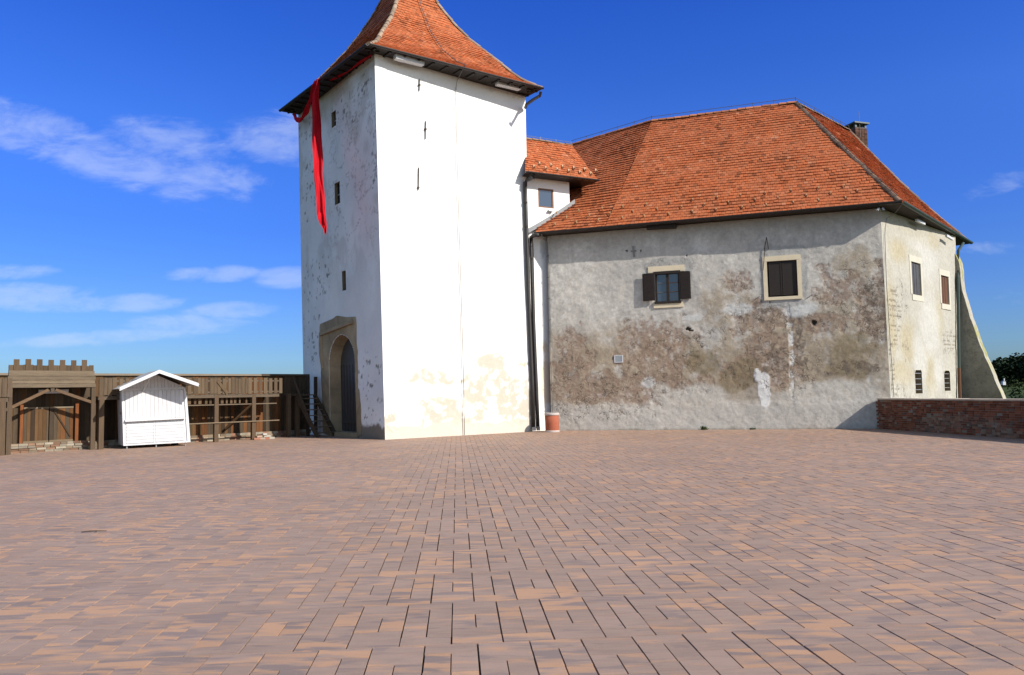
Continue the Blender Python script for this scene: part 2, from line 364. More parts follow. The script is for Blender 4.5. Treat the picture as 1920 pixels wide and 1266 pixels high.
def recess(mb, F, w2, h2, depth, tint=(1, 1, 1), side=0.03):
    """four inner faces of a rectangular opening, F at its centre (x right, y outward, z up)"""
    p = lambda a, b, c: F.pt(a, b, c)
    for (a0, c0, a1, c1) in ((-w2, -h2, w2, -h2), (w2, -h2, w2, h2), (w2, h2, -w2, h2), (-w2, h2, -w2, -h2)):
        mb.add([p(a0, .0, c0), p(a1, .0, c1), p(a1, -depth, c1), p(a0, -depth, c0)], [(0, 1, 2, 3)], tint)
    return mb
def rect_of(W, x0, y0, x1, y1):
    """pixel box on a wall -> centre u,z, half sizes"""
    a = W.uz(x0, (y0+y1)/2); b = W.uz(x1, (y0+y1)/2); c = W.uz((x0+x1)/2, y0); d = W.uz((x0+x1)/2, y1)
    return (a[0]+b[0])/2, (c[1]+d[1])/2, abs(b[0]-a[0])/2, abs(c[1]-d[1])/2
# ------------------------------------------------------------------ tiled roof surfaces
TILE_A = np.array([.375, .108, .041])
def tiled(mb, PL, PR, nrow, ref, wt=.185, lift=.035, seed=0, thin=1.0):
    """PL(q),PR(q): left and right ends of the row line at q 0..1; ref: eave direction"""
    r = np.random.default_rng(seed); vs = []; cs = []; fs = []; k = 0
    L0 = PL(0)
    for i in range(nrow):
        q0 = i/nrow; q1 = min(1., (i+1.12)/nrow)
        a, b_, c, d = PL(q0), PR(q0), PL(q1), PR(q1)
        e = unit(b_-a) if np.linalg.norm(b_-a) > 1e-6 else unit(ref)
        mid = (c+d)/2-(a+b_)/2; n = unit(np.cross(e, mid)); n = n if n[2] > 0 else -n
        wl = np.linalg.norm(b_-a); u0 = np.dot(a-L0, e); uu0 = np.dot(c-L0, e); uu1 = uu0+np.linalg.norm(d-c)
        off = (i % 2)*wt/2 + r.uniform(-.02, .02)
        t = math.floor((u0-off)/wt)*wt+off
        rowt = r.uniform(.96, 1.04)
        while t < u0+wl:
            x0 = max(t+.004, u0); x1 = min(t+wt-.004, u0+wl); y0 = min(max(t+.004, uu0), uu1); y1 = min(max(t+wt-.004, uu0), uu1)
            t += wt
            if x1-x0 < .015: continue
            j = r.uniform(-.012, .012); lf = lift*r.uniform(.7, 1.35)*thin; sg = .02*math.sin(x0*.9+i*.35)+.012*math.sin(x0*2.3-i*.8)
            down = unit((a+b_)/2-(c+d)/2)
            A = a+e*(x0-u0)+n*(lf+sg)+down*(j+.01); B = a+e*(x1-u0)+n*(lf*r.uniform(.85, 1.15)+sg)+down*(j+.01)
            C = c+e*(y0-uu0)+n*(.004+sg); D = c+e*(y1-uu0)+n*(.004+sg)
            vs += [A, B, D, C, A-n*lf*1.05, B-n*lf*1.05]
            fs += [(k, k+1, k+2, k+3), (k+1, k, k+4, k+5)]; k += 6
            br = rowt*r.uniform(.86, 1.13); hue = r.uniform(-1, 1)
            col = TILE_A*br*np.array([1, 1+.12*hue, 1+.25*hue])
            if r.random() < .05: col = col*.6
            if r.random() < .015: col = np.array([.42, .16, .08])
            cs += [col]*6
    vs = np.array(vs); mb.add(vs, fs, np.array(cs))
def caps(mb, P, Q, r=.10, ln=.36, sag=.015, seed=3):
    P = np.asarray(P, float); Q = np.asarray(Q, float); L = np.linalg.norm(Q-P); d = (Q-P)/L; n = max(1, int(L/ln)); rr = np.random.default_rng(seed)
    x = unit(np.cross(d, V(0, 0, 1))); y = np.cross(x, d); y = y if y[2] > 0 else -y
    for i in range(n):
        a = P+d*(i*L/n)-y*.03; b = P+d*((i+1.12)*L/n)-y*.03; ra = r*1.12; rb = r*.92; vs = []
        br = rr.uniform(.7, 1.25); dy = rr.uniform(-.012, .012)
        for p, q in ((a, ra), (b, rb)):
            for k in range(7):
                t = math.pi*k/6; vs.append(p+x*math.cos(t)*q+y*(math.sin(t)*q+dy))
        fs = [(k, k+1, k+8, k+7) for k in range(6)]+[tuple(range(7))]
        mb.add(vs, fs, V(br, br, br))
# ================================================================== GROUND
def path_side(P, Q):                                                # sign test for pavers
    return lambda x, y: (Q[0]-P[0])*(y-P[1])-(Q[1]-P[1])*(x-P[0])
WB0 = V(14.95, 30.45, 0); WBd = unit(V(.135, -.99, 0)); WB1 = WB0+WBd*17
F0 = V(-17.2, 27.8, 0); fd = unit(V(.695, .719, 0)); fo = unit(V(.719, -.695, 0))
mb = MB(); ex = unit(V(1, .075, 0)); ey = unit(V(-.075, 1, 0)); CW = .367; CDp = 1.06
org = at_z(889, 1128, 0); vs = []; fs = []; cs = []; k = 0
side_w = path_side(WB0, WB1); side_f = path_side(F0, F0+fd)
r_ = random.Random(5)
for j in range(-4, 33):
    for i in range(-80, 80):
        o = org + ex*((i+.5*(j % 2))*CW) + ey*(j*CDp)
        if o[1] < 1.5 or o[1] > 38 or abs(o[0]) > .78*o[1]+4: continue
        if side_w(o[0], o[1]) > 1.5 or (side_f(o[0], o[1]) > 2 and o[0] < -6): continue
        typ = (i+j*1+(j//3)) % 2
        u = CDp/6; cells = []
        if typ == 0:
            cells = [(0, CW, 0, u), (0, CW, 5*u, 6*u)] + [(a, a+CW/2, b0, b0+2*u) for a in (0, CW/2) for b0 in (u, 3*u)]
        else:
            cells = [(0, CW, 0, 2*u), (0, CW, 4*u, 6*u)] + [(a, a+CW/2, 2*u, 4*u) for a in (0, CW/2)]
            if r_.random() < .5: cells = [(0, CW, 0, u), (0, CW, u, 2*u)] + cells[1:]
        for (a0, a1, b0, b1) in cells:
            gx = r_.uniform(.0018, .0040); gy = .0022; ch = .006
            z = r_.uniform(-.0022, .0022); tx = r_.uniform(-.0012, .0012); jx = r_.uniform(-.0015, .0015)
            a0_, a1_, b0_, b1_ = a0+gx*(.6 if a0 else 1)+jx, a1-gx*(.6 if a1 < CW else 1)+jx, b0+gy, b1-gy
            top = [(a0_+ch*.5, b0_+ch*.4), (a1_-ch*.5, b0_+ch*.4), (a1_-ch*.5, b1_-ch*.4), (a0_+ch*.5, b1_-ch*.4)]
            low = [(a0_, b0_), (a1_, b0_), (a1_, b1_), (a0_, b1_)]
            for (p, q) in top: vs.append(o+ex*p+ey*q+V(0, 0, z+tx*(1 if p > a0+.05 else -1)))
            for (p, q) in low: vs.append(o+ex*p+ey*q+V(0, 0, -.035))
            fs += [(k, k+1, k+2, k+3), (k+4, k+5, k+1, k), (k+5, k+6, k+2, k+1), (k+6, k+7, k+3, k+2), (k+7, k+4, k, k+3)]; k += 8
            t = (r_.random(), r_.random(), r_.random()**1.6); cs += [t]*8
mb.add(np.array(vs), fs, np.array(cs))
tag(part('paved_courtyard', mb, MT['paver']), kind='structure')
mb = MB(); mb.add([(-32, -12, -.030), (17.6, -12, -.030), (WB1[0]+.1, WB1[1], -.030), (WB0[0]+.1, WB0[1]+1, -.030), (14, 45, -.030), (-32, 45, -.030)], [tuple(range(6))])
tag(part('ground', mb, MT['joint']), kind='structure')
# terrain round the castle hill, rising to a wooded slope on the right
mb = MB(); rr_ = np.concatenate([np.linspace(0, 60, 7), np.linspace(80, 700, 40), [1000, 1800, 3500]]); aa_ = np.linspace(0, 2*math.pi, 145)
RR, AA = np.meshgrid(rr_, aa_); X = RR*np.sin(AA); Y = RR*np.cos(AA)+20
def terrain(X, Y):
    R = np.sqrt(X**2+(Y-20)**2)
    base = -.25-9*sst(R, 48, 95)
    az = np.arctan2(X, Y-20); hillm = np.exp(-((az-.80)/.42)**2)
    z = base + hillm*(sst(R, 90, 330)*15.5) + (fbm(X/60, Y/60, 5, 4)-.5)*4*sst(R, 80, 140)
    return z-sst(R, 900, 3500)*6
Zt = terrain(X, Y); nA = len(rr_)
mb.add(np.stack([X, Y, Zt], -1).reshape(-1, 3), [(j*nA+i, j*nA+i+1, (j+1)*nA+i+1, (j+1)*nA+i) for j in range(144) for i in range(nA-1)],
       np.stack([.8+.7*fbm(X/35, Y/12, 9).ravel(), .8+.75*fbm(X/30, Y/12, 19).ravel(), .8+.4*fbm(X/40, Y/20, 29).ravel()], -1))
tag(part('terrain', mb, MT['land']), kind='structure')
# the far wood on the slope
def crown(mb, c, rx, rz, n, leaf, rg):
    vs = []; fs = []; cs = []
    for i in range(n):
        d = rg.normal(size=3); d /= np.linalg.norm(d); rad = rg.uniform(.55, 1.02)**.5
        lump = .75+.5*vnoise(d[0]*2.2+c[0], d[2]*2.2+d[1]*2+c[1], 3)
        p = c+V(d[0]*rx, d[1]*rx, d[2]*rz)*rad*lump; t = rg.normal(size=3); t /= np.linalg.norm(t); s2 = unit(np.cross(t, V(.3, .2, 1)))
        s_ = leaf*rg.uniform(.6, 1.3); vs += [p-t*s_, p+s2*s_*.7, p+t*s_, p-s2*s_*.7]; fs.append((4*i, 4*i+1, 4*i+2, 4*i+3)); cs += [V(1, 1, 1)*rg.uniform(.6, 1.5)]*4
    mb.add(vs, fs, np.array(cs))
mb = MB(); rg = np.random.default_rng(4)
for i in range(230):
    d = rg.uniform(225, 300); t = rg.uniform(.60, .86); x = d*t; y = d; h = rg.uniform(4.6, 6.4)*(1.12 if t > .668 else 1.0)
    z = float(terrain(np.array([x]), np.array([y]))[0])
    crown(mb, V(x, y, z+h*.62), h*.46, h*.6, 260, .55, rg)
    mb.tube([V(x, y, z-.5), V(x, y, z+h*.5)], .2, 5, V(.8, .6, .5))
o = part('distant_wood', mb, MT['far']); tag(o, 'dark green wood on the far hillside beyond the brick wall', 'wood', kind='stuff')
# scrub on the slope below the wood
mb = MB()
for i in range(120):
    d = rg.uniform(110, 225); t = rg.uniform(.58, .86); x = d*t; y = d; z = float(terrain(np.array([x]), np.array([y]))[0])
    crown(mb, V(x, y, z+.6), rg.uniform(1.2, 2.8), rg.uniform(.8, 1.8), 60, .4, rg)
mb.c = [c*V(1.9, 1.7, 1.2) for c in mb.c]
o = part('hillside_scrub', mb, MT['far']); tag(o, 'olive brown scrub on the slope below the dark wood', 'scrub', kind='stuff')
# ================================================================== TOWER
ZT = 16.0
M0, R0, L0 = [at_d(*a) for a in ((722, 823, 30.3), (997, 811, 34.3), (571, 814, 36.5))]
for q in (M0, R0, L0): q[2] = 0
M1, R1, L1 = at_z(702, 97, ZT), at_z(985, 178, ZT), at_z(559, 214, ZT)
K0 = L0+R0-M0; K1 = L1+R1-M1
WR = Wall(M0, R0, M1, R1, V(.5, -.8, 0)); WLf = Wall(L0, M0, L1, M1, V(-.8, -.6, 0))
WBk = Wall(R0, K0, R1, K1, V(.8, .6, 0)); WBl = Wall(K0, L0, K1, L1, V(-.5, .8, 0))
tower = thing('castle_tower', 'tall whitewashed square tower with a flared orange tiled roof and an arched stone doorway', 'tower', (M0+K0)/2)
def f_right(U, Z):
    base = np.tile(V(.80, .79, .765), (len(U), 1)); n = fbm(U*1.5, Z*1.5, 2, 5, .6)
    base *= (.94+.10*fbm(U*.5, Z*.3, 8))[:, None]
    st = np.zeros(len(U))
    for px, py, rx, ry in ((930, 750, 75, 45), (935, 712, 25, 28), (850, 770, 60, 26), (960, 770, 50, 25), (920, 680, 26, 14), (980, 700, 14, 22), (875, 715, 16, 16), (800, 703, 34, 14), (838, 712, 18, 12), (735, 795, 16, 16), (795, 757, 12, 8)):
        st = np.maximum(st, WR.blob(U, Z, px, py, rx, ry, .75, 1.7, 31, .16))
    n2 = fbm(U*3.2, Z*3.2, 12, 5, .6); st = st*sst(n2, .36, .50)
    low = sst(Z+(n-.5)*.5, .62, .5)
    fade = sst(Z, 4.2, .8)*sst(fbm(U*2.1, Z*2.1, 44, 5, .65), .54, .64)*.45
    c = lerpc(base, (.66, .60, .48), fade)
    c = lerpc(c, (.41, .365, .29), st*.85)
    c = lerpc(c, (.50, .455, .38), low*.9)
    # small grey cracks round the iron ties and a small patched square
    g = np.zeros(len(U))
    for px, py, rx, ry, a in ((785, 158, 26, 12, .35), (980, 715, 10, 16, .5), (739, 773, 7, 7, .8), (955, 727, 12, 12, .4), (945, 208, 30, 7, .2), (783, 392, 10, 6, .2)):
        g = np.maximum(g, WR.blob(U, Z, px, py, rx, ry, .8, 5, 7)*a*sst(fbm(U*9, Z*9, 5), .42, .55))
    c = lerpc(c, (.42, .42, .40), g)
    disp = (fbm(U*.8, Z*.8, 3)-.5)*.05 + (fbm(U*4, Z*4, 6)-.5)*.012 - st*.008
    return c, np.zeros(len(U)), disp
door_u, door_z = WLf.uz(641, 700)
uL = WLf.uz(619, 740)[0]; uR = WLf.uz(667, 740)[0]; ztop = WLf.uz(645, 627)[1]
def f_left(U, Z):
    base = np.tile(V(.74, .74, .74), (len(U), 1)); base *= (.80+.36*fbm(U*.55, Z*.45, 18, 5))[:, None]
    dirt = sst(fbm(U*1.1, Z*.6, 21, 5, .6), .46, .66)*sst(Z, 4.5, 10)
    c = lerpc(base, (.44, .43, .40), dirt*.5)
    vein = sst(np.abs(fbm(U*1.3, Z*1.3, 27, 5, .62)-.5), .022, .006)*sst(Z, 6, 9.5)*sst(U, 2, 4.5)
    c = lerpc(c, (.26, .25, .23), vein*.55)
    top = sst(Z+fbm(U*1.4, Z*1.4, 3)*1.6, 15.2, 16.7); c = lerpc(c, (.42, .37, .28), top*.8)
    st = np.zeros(len(U)); nf = fbm(U*5.0, Z*5.0, 33, 4, .62)
    for px, py, rx, ry in ((585, 595, 16, 14), (590, 525, 30, 40), (575, 240, 26, 22), (585, 340, 14, 60), (685, 150, 22, 22), (655, 190, 40, 22), (650, 230, 34, 14), (695, 770, 22, 30), (690, 700, 25, 40), (585, 640, 18, 40), (572, 380, 8, 50), (632, 392, 12, 10), (705, 310, 8, 70), (600, 500, 20, 20)):
        st = np.maximum(st, WLf.blob(U, Z, px, py, rx, ry, .5, 2.5, 61, .3))
    sp = st*sst(nf, .645, .70); c = lerpc(c, (.15, .145, .14), sp*.85)
    low = WLf.blob(U, Z, 700, 815, 40, 20, .6, 2, 9, .2); c = lerpc(c, (.20, .18, .15), low)
    disp = (fbm(U*.8, Z*.8, 13)-.5)*.06 + (fbm(U*4, Z*4, 16)-.5)*.015 - sp*.012
    return c, np.zeros(len(U)), disp
slots = [rect_of(WLf, 621.5, 209, 630, 238), rect_of(WLf, 627.5, 342, 637.5, 383), rect_of(WLf, 641.5, 508, 648.5, 545)]
mb = MB(); c1 = WR.grid(mb, .055, [], f_right)
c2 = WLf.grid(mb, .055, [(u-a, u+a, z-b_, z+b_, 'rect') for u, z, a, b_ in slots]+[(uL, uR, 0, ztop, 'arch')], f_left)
fz = lambda U, Z: (np.tile(V(.7, .7, .68), (len(U), 1)), np.zeros(len(U)), (fbm(U, Z, 3)-.5)*.05)
c3 = WBk.grid(mb, .5, [], fz); c4 = WBl.grid(mb, .5, [], fz)
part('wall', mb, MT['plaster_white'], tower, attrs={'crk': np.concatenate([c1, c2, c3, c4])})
# narrow windows of the shaded face
for idx, (u, z, a, b_) in enumerate(slots):
    F = WLf.frame(u, z); O = WLf.P(u, z)
    mb = MB(); recess(mb, F, a, b_, .22, V(.30, .29, .27)); wn = part('narrow_window', mb, MT['cream'], tower, loc=O)  # reveal tinted dark, shade of the slot put into its colour
    mb = MB(); mb.box(F, -a, a, -.22, -.16, -b_, b_); part('shutter', mb, MT['black'], wn)  # no shutter: black sheet, the dark of the opening put into its colour
    mb = MB()
    if idx < 2: mb.box(F, -a*.08, a*.08, -.15, -.13, -b_, b_); mb.box(F, -a, a, -.148, -.132, -b_*.1, b_*.02); part('bar', mb, MT['zinc'], wn)
# doorway: stone surround, deep jambs, grey door
r = (uR-uL)/2; uc = (uL+uR)/2; zs_ = ztop-r; Fd = WLf.frame(uc, 0); DO = WLf.P(uc, 0)
def P_(a, c, off): return WLf.P(uc+a, c, off)
portal = MB(); rg = np.random.default_rng(8)
# outer outline: rough stones around the arch (half sizes read off the picture)
uo = [WLf.uz(x, y) for x, y in ((608, 812), (606, 770), (606, 745), (603, 700), (604, 690), (600, 665), (599, 630), (601, 625), (601, 608), (625, 598), (632, 592), (650, 595), (667, 594), (668, 605), (668, 640), (671, 660), (671, 700), (670, 728), (674, 732), (676, 770), (677, 815))]
angs = np.linspace(-math.pi, 0, 17)
inner = [(-r, 0)]+[(-r, zs_*k/6) for k in range(1, 6)]+[(r*math.cos(math.pi-t), zs_+r*math.sin(t)) for t in np.linspace(0, math.pi, 17)]+[(r, zs_*k/6) for k in range(5, 0, -1)]+[(r, 0)]
def resamp(pts, n):
    pts = np.array(pts); d = np.r_[0, np.cumsum(np.linalg.norm(np.diff(pts, axis=0), axis=1))]; t = np.linspace(0, d[-1], n)
    return np.stack([np.interp(t, d, pts[:, 0]), np.interp(t, d, pts[:, 1])], 1)
n_ = 90; inn = resamp(inner, n_); out = resamp([(u-uc, max(z, 0)) for u, z in uo], n_)
out[:, 0] += (fbm(np.arange(n_)*.35, np.zeros(n_), 3)-.5)*.10; inn2 = inn.copy()
vs = []; cs = []; fs = []
for k in range(n_):
    t = .78+.45*vnoise(np.array(k*.11), np.array(2.), 5); blk = 1 if (k % 9) else .86
    for (a, c, off) in ((out[k][0], out[k][1], -.02), (out[k][0], out[k][1], .035), (inn[k][0]*.45+out[k][0]*.55, inn[k][1]*.45+out[k][1]*.55, .045+.01*math.sin(k)),
                        (inn[k][0]*.93+out[k][0]*.07, inn[k][1]*.93+out[k][1]*.07, .03), (inn[k][0], inn[k][1], -.02), (inn[k][0]*.975, inn[k][1]*.99, -.22), (inn[k][0]*.93, inn[k][1]*.975, -.54)):
        vs.append(P_(a, c, off)); cs.append(V(1, 1, 1)*t*blk*(1 if off > -.3 else 1.05))
for k in range(n_-1):
    for j in range(6): fs.append((k*7+j, (k+1)*7+j, (k+1)*7+j+1, k*7+j+1))
portal.add(vs, fs, np.array(cs)); ds = part('stone_surround', portal, MT['stone'], tower, loc=DO)
# label moulding above the arch
mb = MB(); a0 = WLf.uz(604, 627); a1 = WLf.uz(664, 603); mb.beam(WLf.P(a0[0], a0[1], .09), WLf.P(a1[0], a1[1]-.02, .09), .12, .14); 
mb.beam(WLf.P(a0[0]+.07, a0[1]-.08, .07), WLf.P(a0[0]+.10, a0[1]-1.6, .06), .09, .12, up=(1, 0, 0))
part('hood_mould', mb, MT['stone'], ds)
mb = MB()
mb.add([P_(a*.94, c*.975, -.52) for a, c in inn], [tuple(range(n_))]); dr = part('door', mb, MT['door'], tower, loc=P_(0, 0, -.52))
F2 = WLf.frame(uc, 0, -.52); mb = MB()
for a in np.arange(-.62, .63, .155): mb.box(F2, a*r/.7, a*r/.7+.02, .0, .02, .1, zs_)
mb.box(F2, -r*.85, r*.85, 0, .05, .55, .68); part('board_strips', mb, MT['door'], dr)
mb = MB(); hu, hz = WLf.uz(654, 705); mb.box(F2, .30*r, .62*r, .0, .10, hz-.28, hz+.12); part('letter_box', mb, MT['zinc'], dr, label='small grey metal box on the grey door')
mb = MB(); mb.box(F2, -r, r, .0, .5, -.02, .20); part('threshold', mb, MT['stone'], tower)
# roof
EZ = 15.97
Me, Re, Le = at_z(691, 82, EZ), at_z(1017, 165, EZ), at_z(527, 207, EZ); Ke = Le+Re-Me; CT = (Me+Ke)/2
prof_f = [1, .93, .85, .76, .675, .55, .425, .32, .225, .11, 0]; prof_h = [0, .20, .50, .98, 1.52, 2.22, 2.98, 3.85, 4.75, 6.1, 7.6]
def tp(c, q):
    s_ = q*100; f = np.interp(s_, np.linspace(0, 100, 11), prof_f); h = np.interp(s_, np.linspace(0, 100, 11), prof_h)
    return V(CT[0]+(c[0]-CT[0])*f, CT[1]+(c[1]-CT[1])*f, EZ+h)
roof = MB()
for sd, (a, b_) in enumerate(((Me, Re), (Le, Me), (Re, Ke), (Ke, Le))):
    tiled(roof, lambda q, a=a: tp(a, q), lambda q, b_=b_: tp(b_, q), 52 if sd < 2 else 30, b_-a, seed=20+sd, lift=.03)
tr_ = part('roof', roof, MT['tile'], tower, loc=CT+V(0, 0, EZ))
mb = MB()
for a, b_ in ((Me, Re), (Le, Me), (Re, Ke), (Ke, Le)):
    vs = []; 
    for k in range(41): vs += [tp(a, k/40)-V(0, 0, .05), tp(b_, k/40)-V(0, 0, .05)]
    mb.add(vs, [(2*k, 2*k+1, 2*k+3, 2*k+2) for k in range(40)])
part('roof_boarding', mb, MT['darkwood'], tr_)
mb = MB()
for a in (Me, Re, Le, Ke):
    for k in range(14): caps(mb, tp(a, k/14), tp(a, (k+1)/14), .10, .30, seed=k)
part('hip_tiles', mb, simple('hip_tile_grey', (.26, .19, .135), .9, 3, .3, 30, .4, .01, spec=.2), tr_)
mb = MB(); mb.add([Me-V(0, 0, .06), Re-V(0, 0, .06), Ke-V(0, 0, .06), Le-V(0, 0, .06)], [(0, 1, 2, 3)])
for a, b_ in ((Me, Re), (Le, Me), (Re, Ke), (Ke, Le)):
    d = b_-a; L = np.linalg.norm(d); ui = unit(CT-(a+b_)/2+V(0, 0, 0)); ui[2] = 0
    for k in range(int(L/.62)):
        p = a+d*((k+.5)/int(L/.62)); p = p-V(0, 0, .12); mb.beam(p+ui*.05+V(0, 0, .03), p+ui*.62+V(0, 0, .03), .09, .06, tint=V(.9, .9, .9))
part('soffit', mb, MT['darkwood'], tr_)
def gutter(mb, P, Q, r=.08, out=None):
    P = np.asarray(P, float); Q = np.asarray(Q, float); d = unit(Q-P); x = unit(np.cross(d, V(0, 0, 1))); vs = []; n = 9
    for p in (P, Q):
        for k in range(n): t = math.pi*k/(n-1); vs.append(p+x*math.cos(t)*r-V(0, 0, 1)*math.sin(t)*r)
        for k in range(n): t = math.pi*(n-1-k)/(n-1); vs.append(p+x*math.cos(t)*r*.85-V(0, 0, 1)*math.sin(t)*r*.8)
    m_ = 2*n; mb.add(vs, [(k, (k+1) % m_, m_+(k+1) % m_, m_+k) for k in range(m_)]+[tuple(range(m_)), tuple(range(m_, 2*m_))])
    L = np.linalg.norm(Q-P)
mb = MB(); o1 = unit(V(WR.n[0], WR.n[1], 0)); o2 = unit(V(WLf.n[0], WLf.n[1], 0)); dz = V(0, 0, -.02)
gutter(mb, Me+o1*.06+dz, Re+o1*.06+dz, .075); part('gutter', mb, MT['metal'], tower); mb = MB(); gutter(mb, Le+o2*.06+dz, Me+o2*.06+dz, .075)
part('gutter', mb, MT['metal'], tower)
mb = MB()
q0 = at_d(1014, 172, 33.2); mb.tube([q0, at_d(1012, 180, 33.3), at_d(1000, 187, 33.8), at_d(987, 196, 34.2), at_d(985, 202, 34.6)], .07)
part('drain_pipe', mb, MT['metal'], tower)
mb = MB(); mb.tube([at_d(553, 214, 35.3), at_d(555, 222, 35.4), at_d(563, 227, 35.8), at_d(567, 222, 36.2)], .06); part('drain_pipe', mb, MT['metal'], tower)
# white vent boxes below the eaves
for (x0, y0, x1, y1, dd) in ((740, 104, 793, 117, 1), (931, 153, 974, 163, 1)):
    P1 = hitp(x0, y0, WR.O+WR.n*.5, WR.n); P2 = hitp(x1, y1, WR.O+WR.n*.5, WR.n); P1[2] -= .06; P2[2] -= .06; mb = MB()
    mb.beam(P1, P2, .26, .20); part('white_eave_block', mb, MT['white'], tower)
# iron wall ties
for (x, y0, y1, bx) in ((784, 150, 172, .5), (796, 228, 262, .45), (783, 315, 357, .9)):
    a = WR.uz(x+.5, y0); b_ = WR.uz(x, y1); mb = MB(); P1 = WR.P(a[0], a[1], .05); P2 = WR.P(b_[0], b_[1], .05)
    mb.beam(P1, P2, .03, .04, up=WR.n); pm = P1+(P2-P1)*bx; mb.beam(pm-WR.ex*.045, pm+WR.ex*.045, .06, .06, up=WR.n)
    mb.beam(pm-WR.n*.08, pm+WR.n*.04, .06, .06); part('iron_tie', mb, MT['iron'], tower)
# lightning conductor
mb = MB(); pts = []
for x, y in ((872, 122), (864, 138), (857, 152), (855, 165)):
    t = (y-122)/43; off = .95*(1-t)+.06
    pts.append(hitp(x, y, WR.O+WR.n*off, WR.n))
for x, y in ((856, 250), (860, 400), (865, 560), (869, 700), (871, 816)): pts.append(hitp(x, y, WR.O+WR.n*.09, WR.n))
mb.tube(pts, .018, 6); lc = part('lightning_conductor', mb, MT['wire'], tower)
for y in range(170, 810, 62):
    mb = MB(); x = np.interp(y, [165, 250, 400, 560, 700, 816], [855, 856, 860, 865, 869, 871]); p = hitp(x, y, WR.O+WR.n*.03, WR.n); mb.beam(p-V(0, 0, .03), p+V(0, 0, .03), .06, .05)
    part('clip', mb, MT['wire'], lc)
mb = MB(); mb.tube([tp((Me+(Re-Me)*t), q)+V(0, 0, .12)+WR.n*.05 for t, q in ((.50, .95), (.46, .7), (.44, .5), (.46, .3), (.50, .12), (.53, .02))], .018, 5); part('roof_conductor', mb, MT['wire'], tr_)
mb = MB(); p = tp(Me+(Re-Me)*.485, .07)+V(0, 0, .1); mb.beam(p, p+V(0, 0, .35), .14, .14); part('vent_cap', mb, MT['metal'], tr_)
# ================================================================== RED BANNER
ban = thing('red_banner', 'long red cloth banner hanging from the tower eave and blown out from the shaded wall', 'banner', at_d(597, 150, 34.0))
rows = [(148, 593, 598.5, 32.35), (175, 586.5, 597.5, 32.45), (205, 585, 600, 32.4), (235, 585, 602, 32.25), (265, 585.5, 604, 32.05), (295, 586.5, 605.5, 31.8), (325, 589, 605, 31.5), (355, 591, 607.5, 31.1), (385, 593.5, 610, 30.9), (405, 595, 611.5, 30.8), (418, 599, 612.5, 30.7), (428, 605, 612.5, 30.7), (439, 608.5, 611, 30.7)]
ys = [q[0] for q in rows]; vs = []; fs = []; nr = 60; nc = 12
for i in range(nr):
    y = np.interp(i/(nr-1), np.linspace(0, 1, len(ys)), ys); xa, xb, D = [np.interp(y, ys, [q[k] for q in rows]) for k in (1, 2, 3)]
    for j in range(nc):
        t = j/(nc-1); fold = .11*math.sin(t*7.5+y*.012)+.045*math.sin(t*15-y*.05+1)+(.06*math.sin(t*11+y*.25) if y > 390 else 0)
        vs.append(at_d(xa+(xb-xa)*t+.5*math.sin(y*.09), y+(2*math.sin(t*9) if i == nr-1 else 0), D+fold+.35*(t-.5)))
fs = [(i*nc+j, i*nc+j+1, (i+1)*nc+j+1, (i+1)*nc+j) for i in range(nr-1) for j in range(nc-1)]
mb = MB(); mb.add(vs, fs); part('hanging_cloth', mb, MT['cloth'], ban, smooth=True)
def ribbon(pts, w):
    mb = MB(); vs = []
    for i, p in enumerate(pts):
        d = unit(pts[min(i+1, len(pts)-1)]-pts[max(i-1, 0)]); s_ = unit(np.cross(d, ray(600, 200)))
        for t in (-.5, -.17, .17, .5): vs.append(p+s_*w*t*(.85+.3*math.sin(i*.9))+unit(ray(600, 200))*(.05*math.cos(t*14+i)))
    mb.add(vs, [(i*4+j, i*4+j+1, (i+1)*4+j+1, (i+1)*4+j) for i in range(len(pts)-1) for j in range(3)]); return mb
def spl(P, n):
    P = np.array(P, float); t = np.linspace(0, len(P)-1, n); return [tuple(np.interp(x, np.arange(len(P)), P[:, k]) for k in range(P.shape[1])) for x in t]
part('draped_loop', ribbon([at_d(*q) for q in spl([(594, 152, 32.5), (587, 170, 33.1), (580, 192, 33.9), (574, 210, 34.6), (567, 221, 34.9), (560, 226, 35.1), (554, 222, 35.2), (551, 213, 35.3)], 22)], .22), MT['cloth'], ban, smooth=True)
part('eave_band', ribbon([at_d(*q) for q in spl([(594, 153, 32.5), (606, 156, 32.9), (625, 148, 32.3), (650, 136, 31.4), (675, 117, 30.4), (697, 103, 29.8)], 20)], .09), MT['cloth'], ban, smooth=True)
# ================================================================== PALACE BUILDING
G0, G1, G2 = at_d(1034, 808, 34.8), at_d(1673, 803, 30.7), at_d(1803, 760, 36.8)
for q in (G0, G1, G2): q[2] = -.4
G0t, G1t, G2t = at_d(1026, 445, 34.8), at_d(1651, 398, 30.6), at_d(1793, 470, 36.8)
for q in (G0t, G1t, G2t): q[2] = 9.12
WG = Wall(G0, G1, G0t, G1t, V(-.3, -.9, 0)); WS = Wall(G1, G2, G1t, G2t, V(.75, -.66, 0))
pal = thing('palace_building', 'large castle wing with patchy grey and brown plaster under a broad orange tiled hip roof', 'building', (G0+G2)/2*V(1, 1, 0))
ww = [rect_of(WG, 1229, 511, 1274, 567), rect_of(WG, 1439, 489, 1495, 556)]
sw = [rect_of(WS, 1709, 493, 1726, 553), rect_of(WS, 1764, 518, 1778, 570), rect_of(WS, 1716, 693, 1729, 738), rect_of(WS, 1771, 695, 1782, 733)]
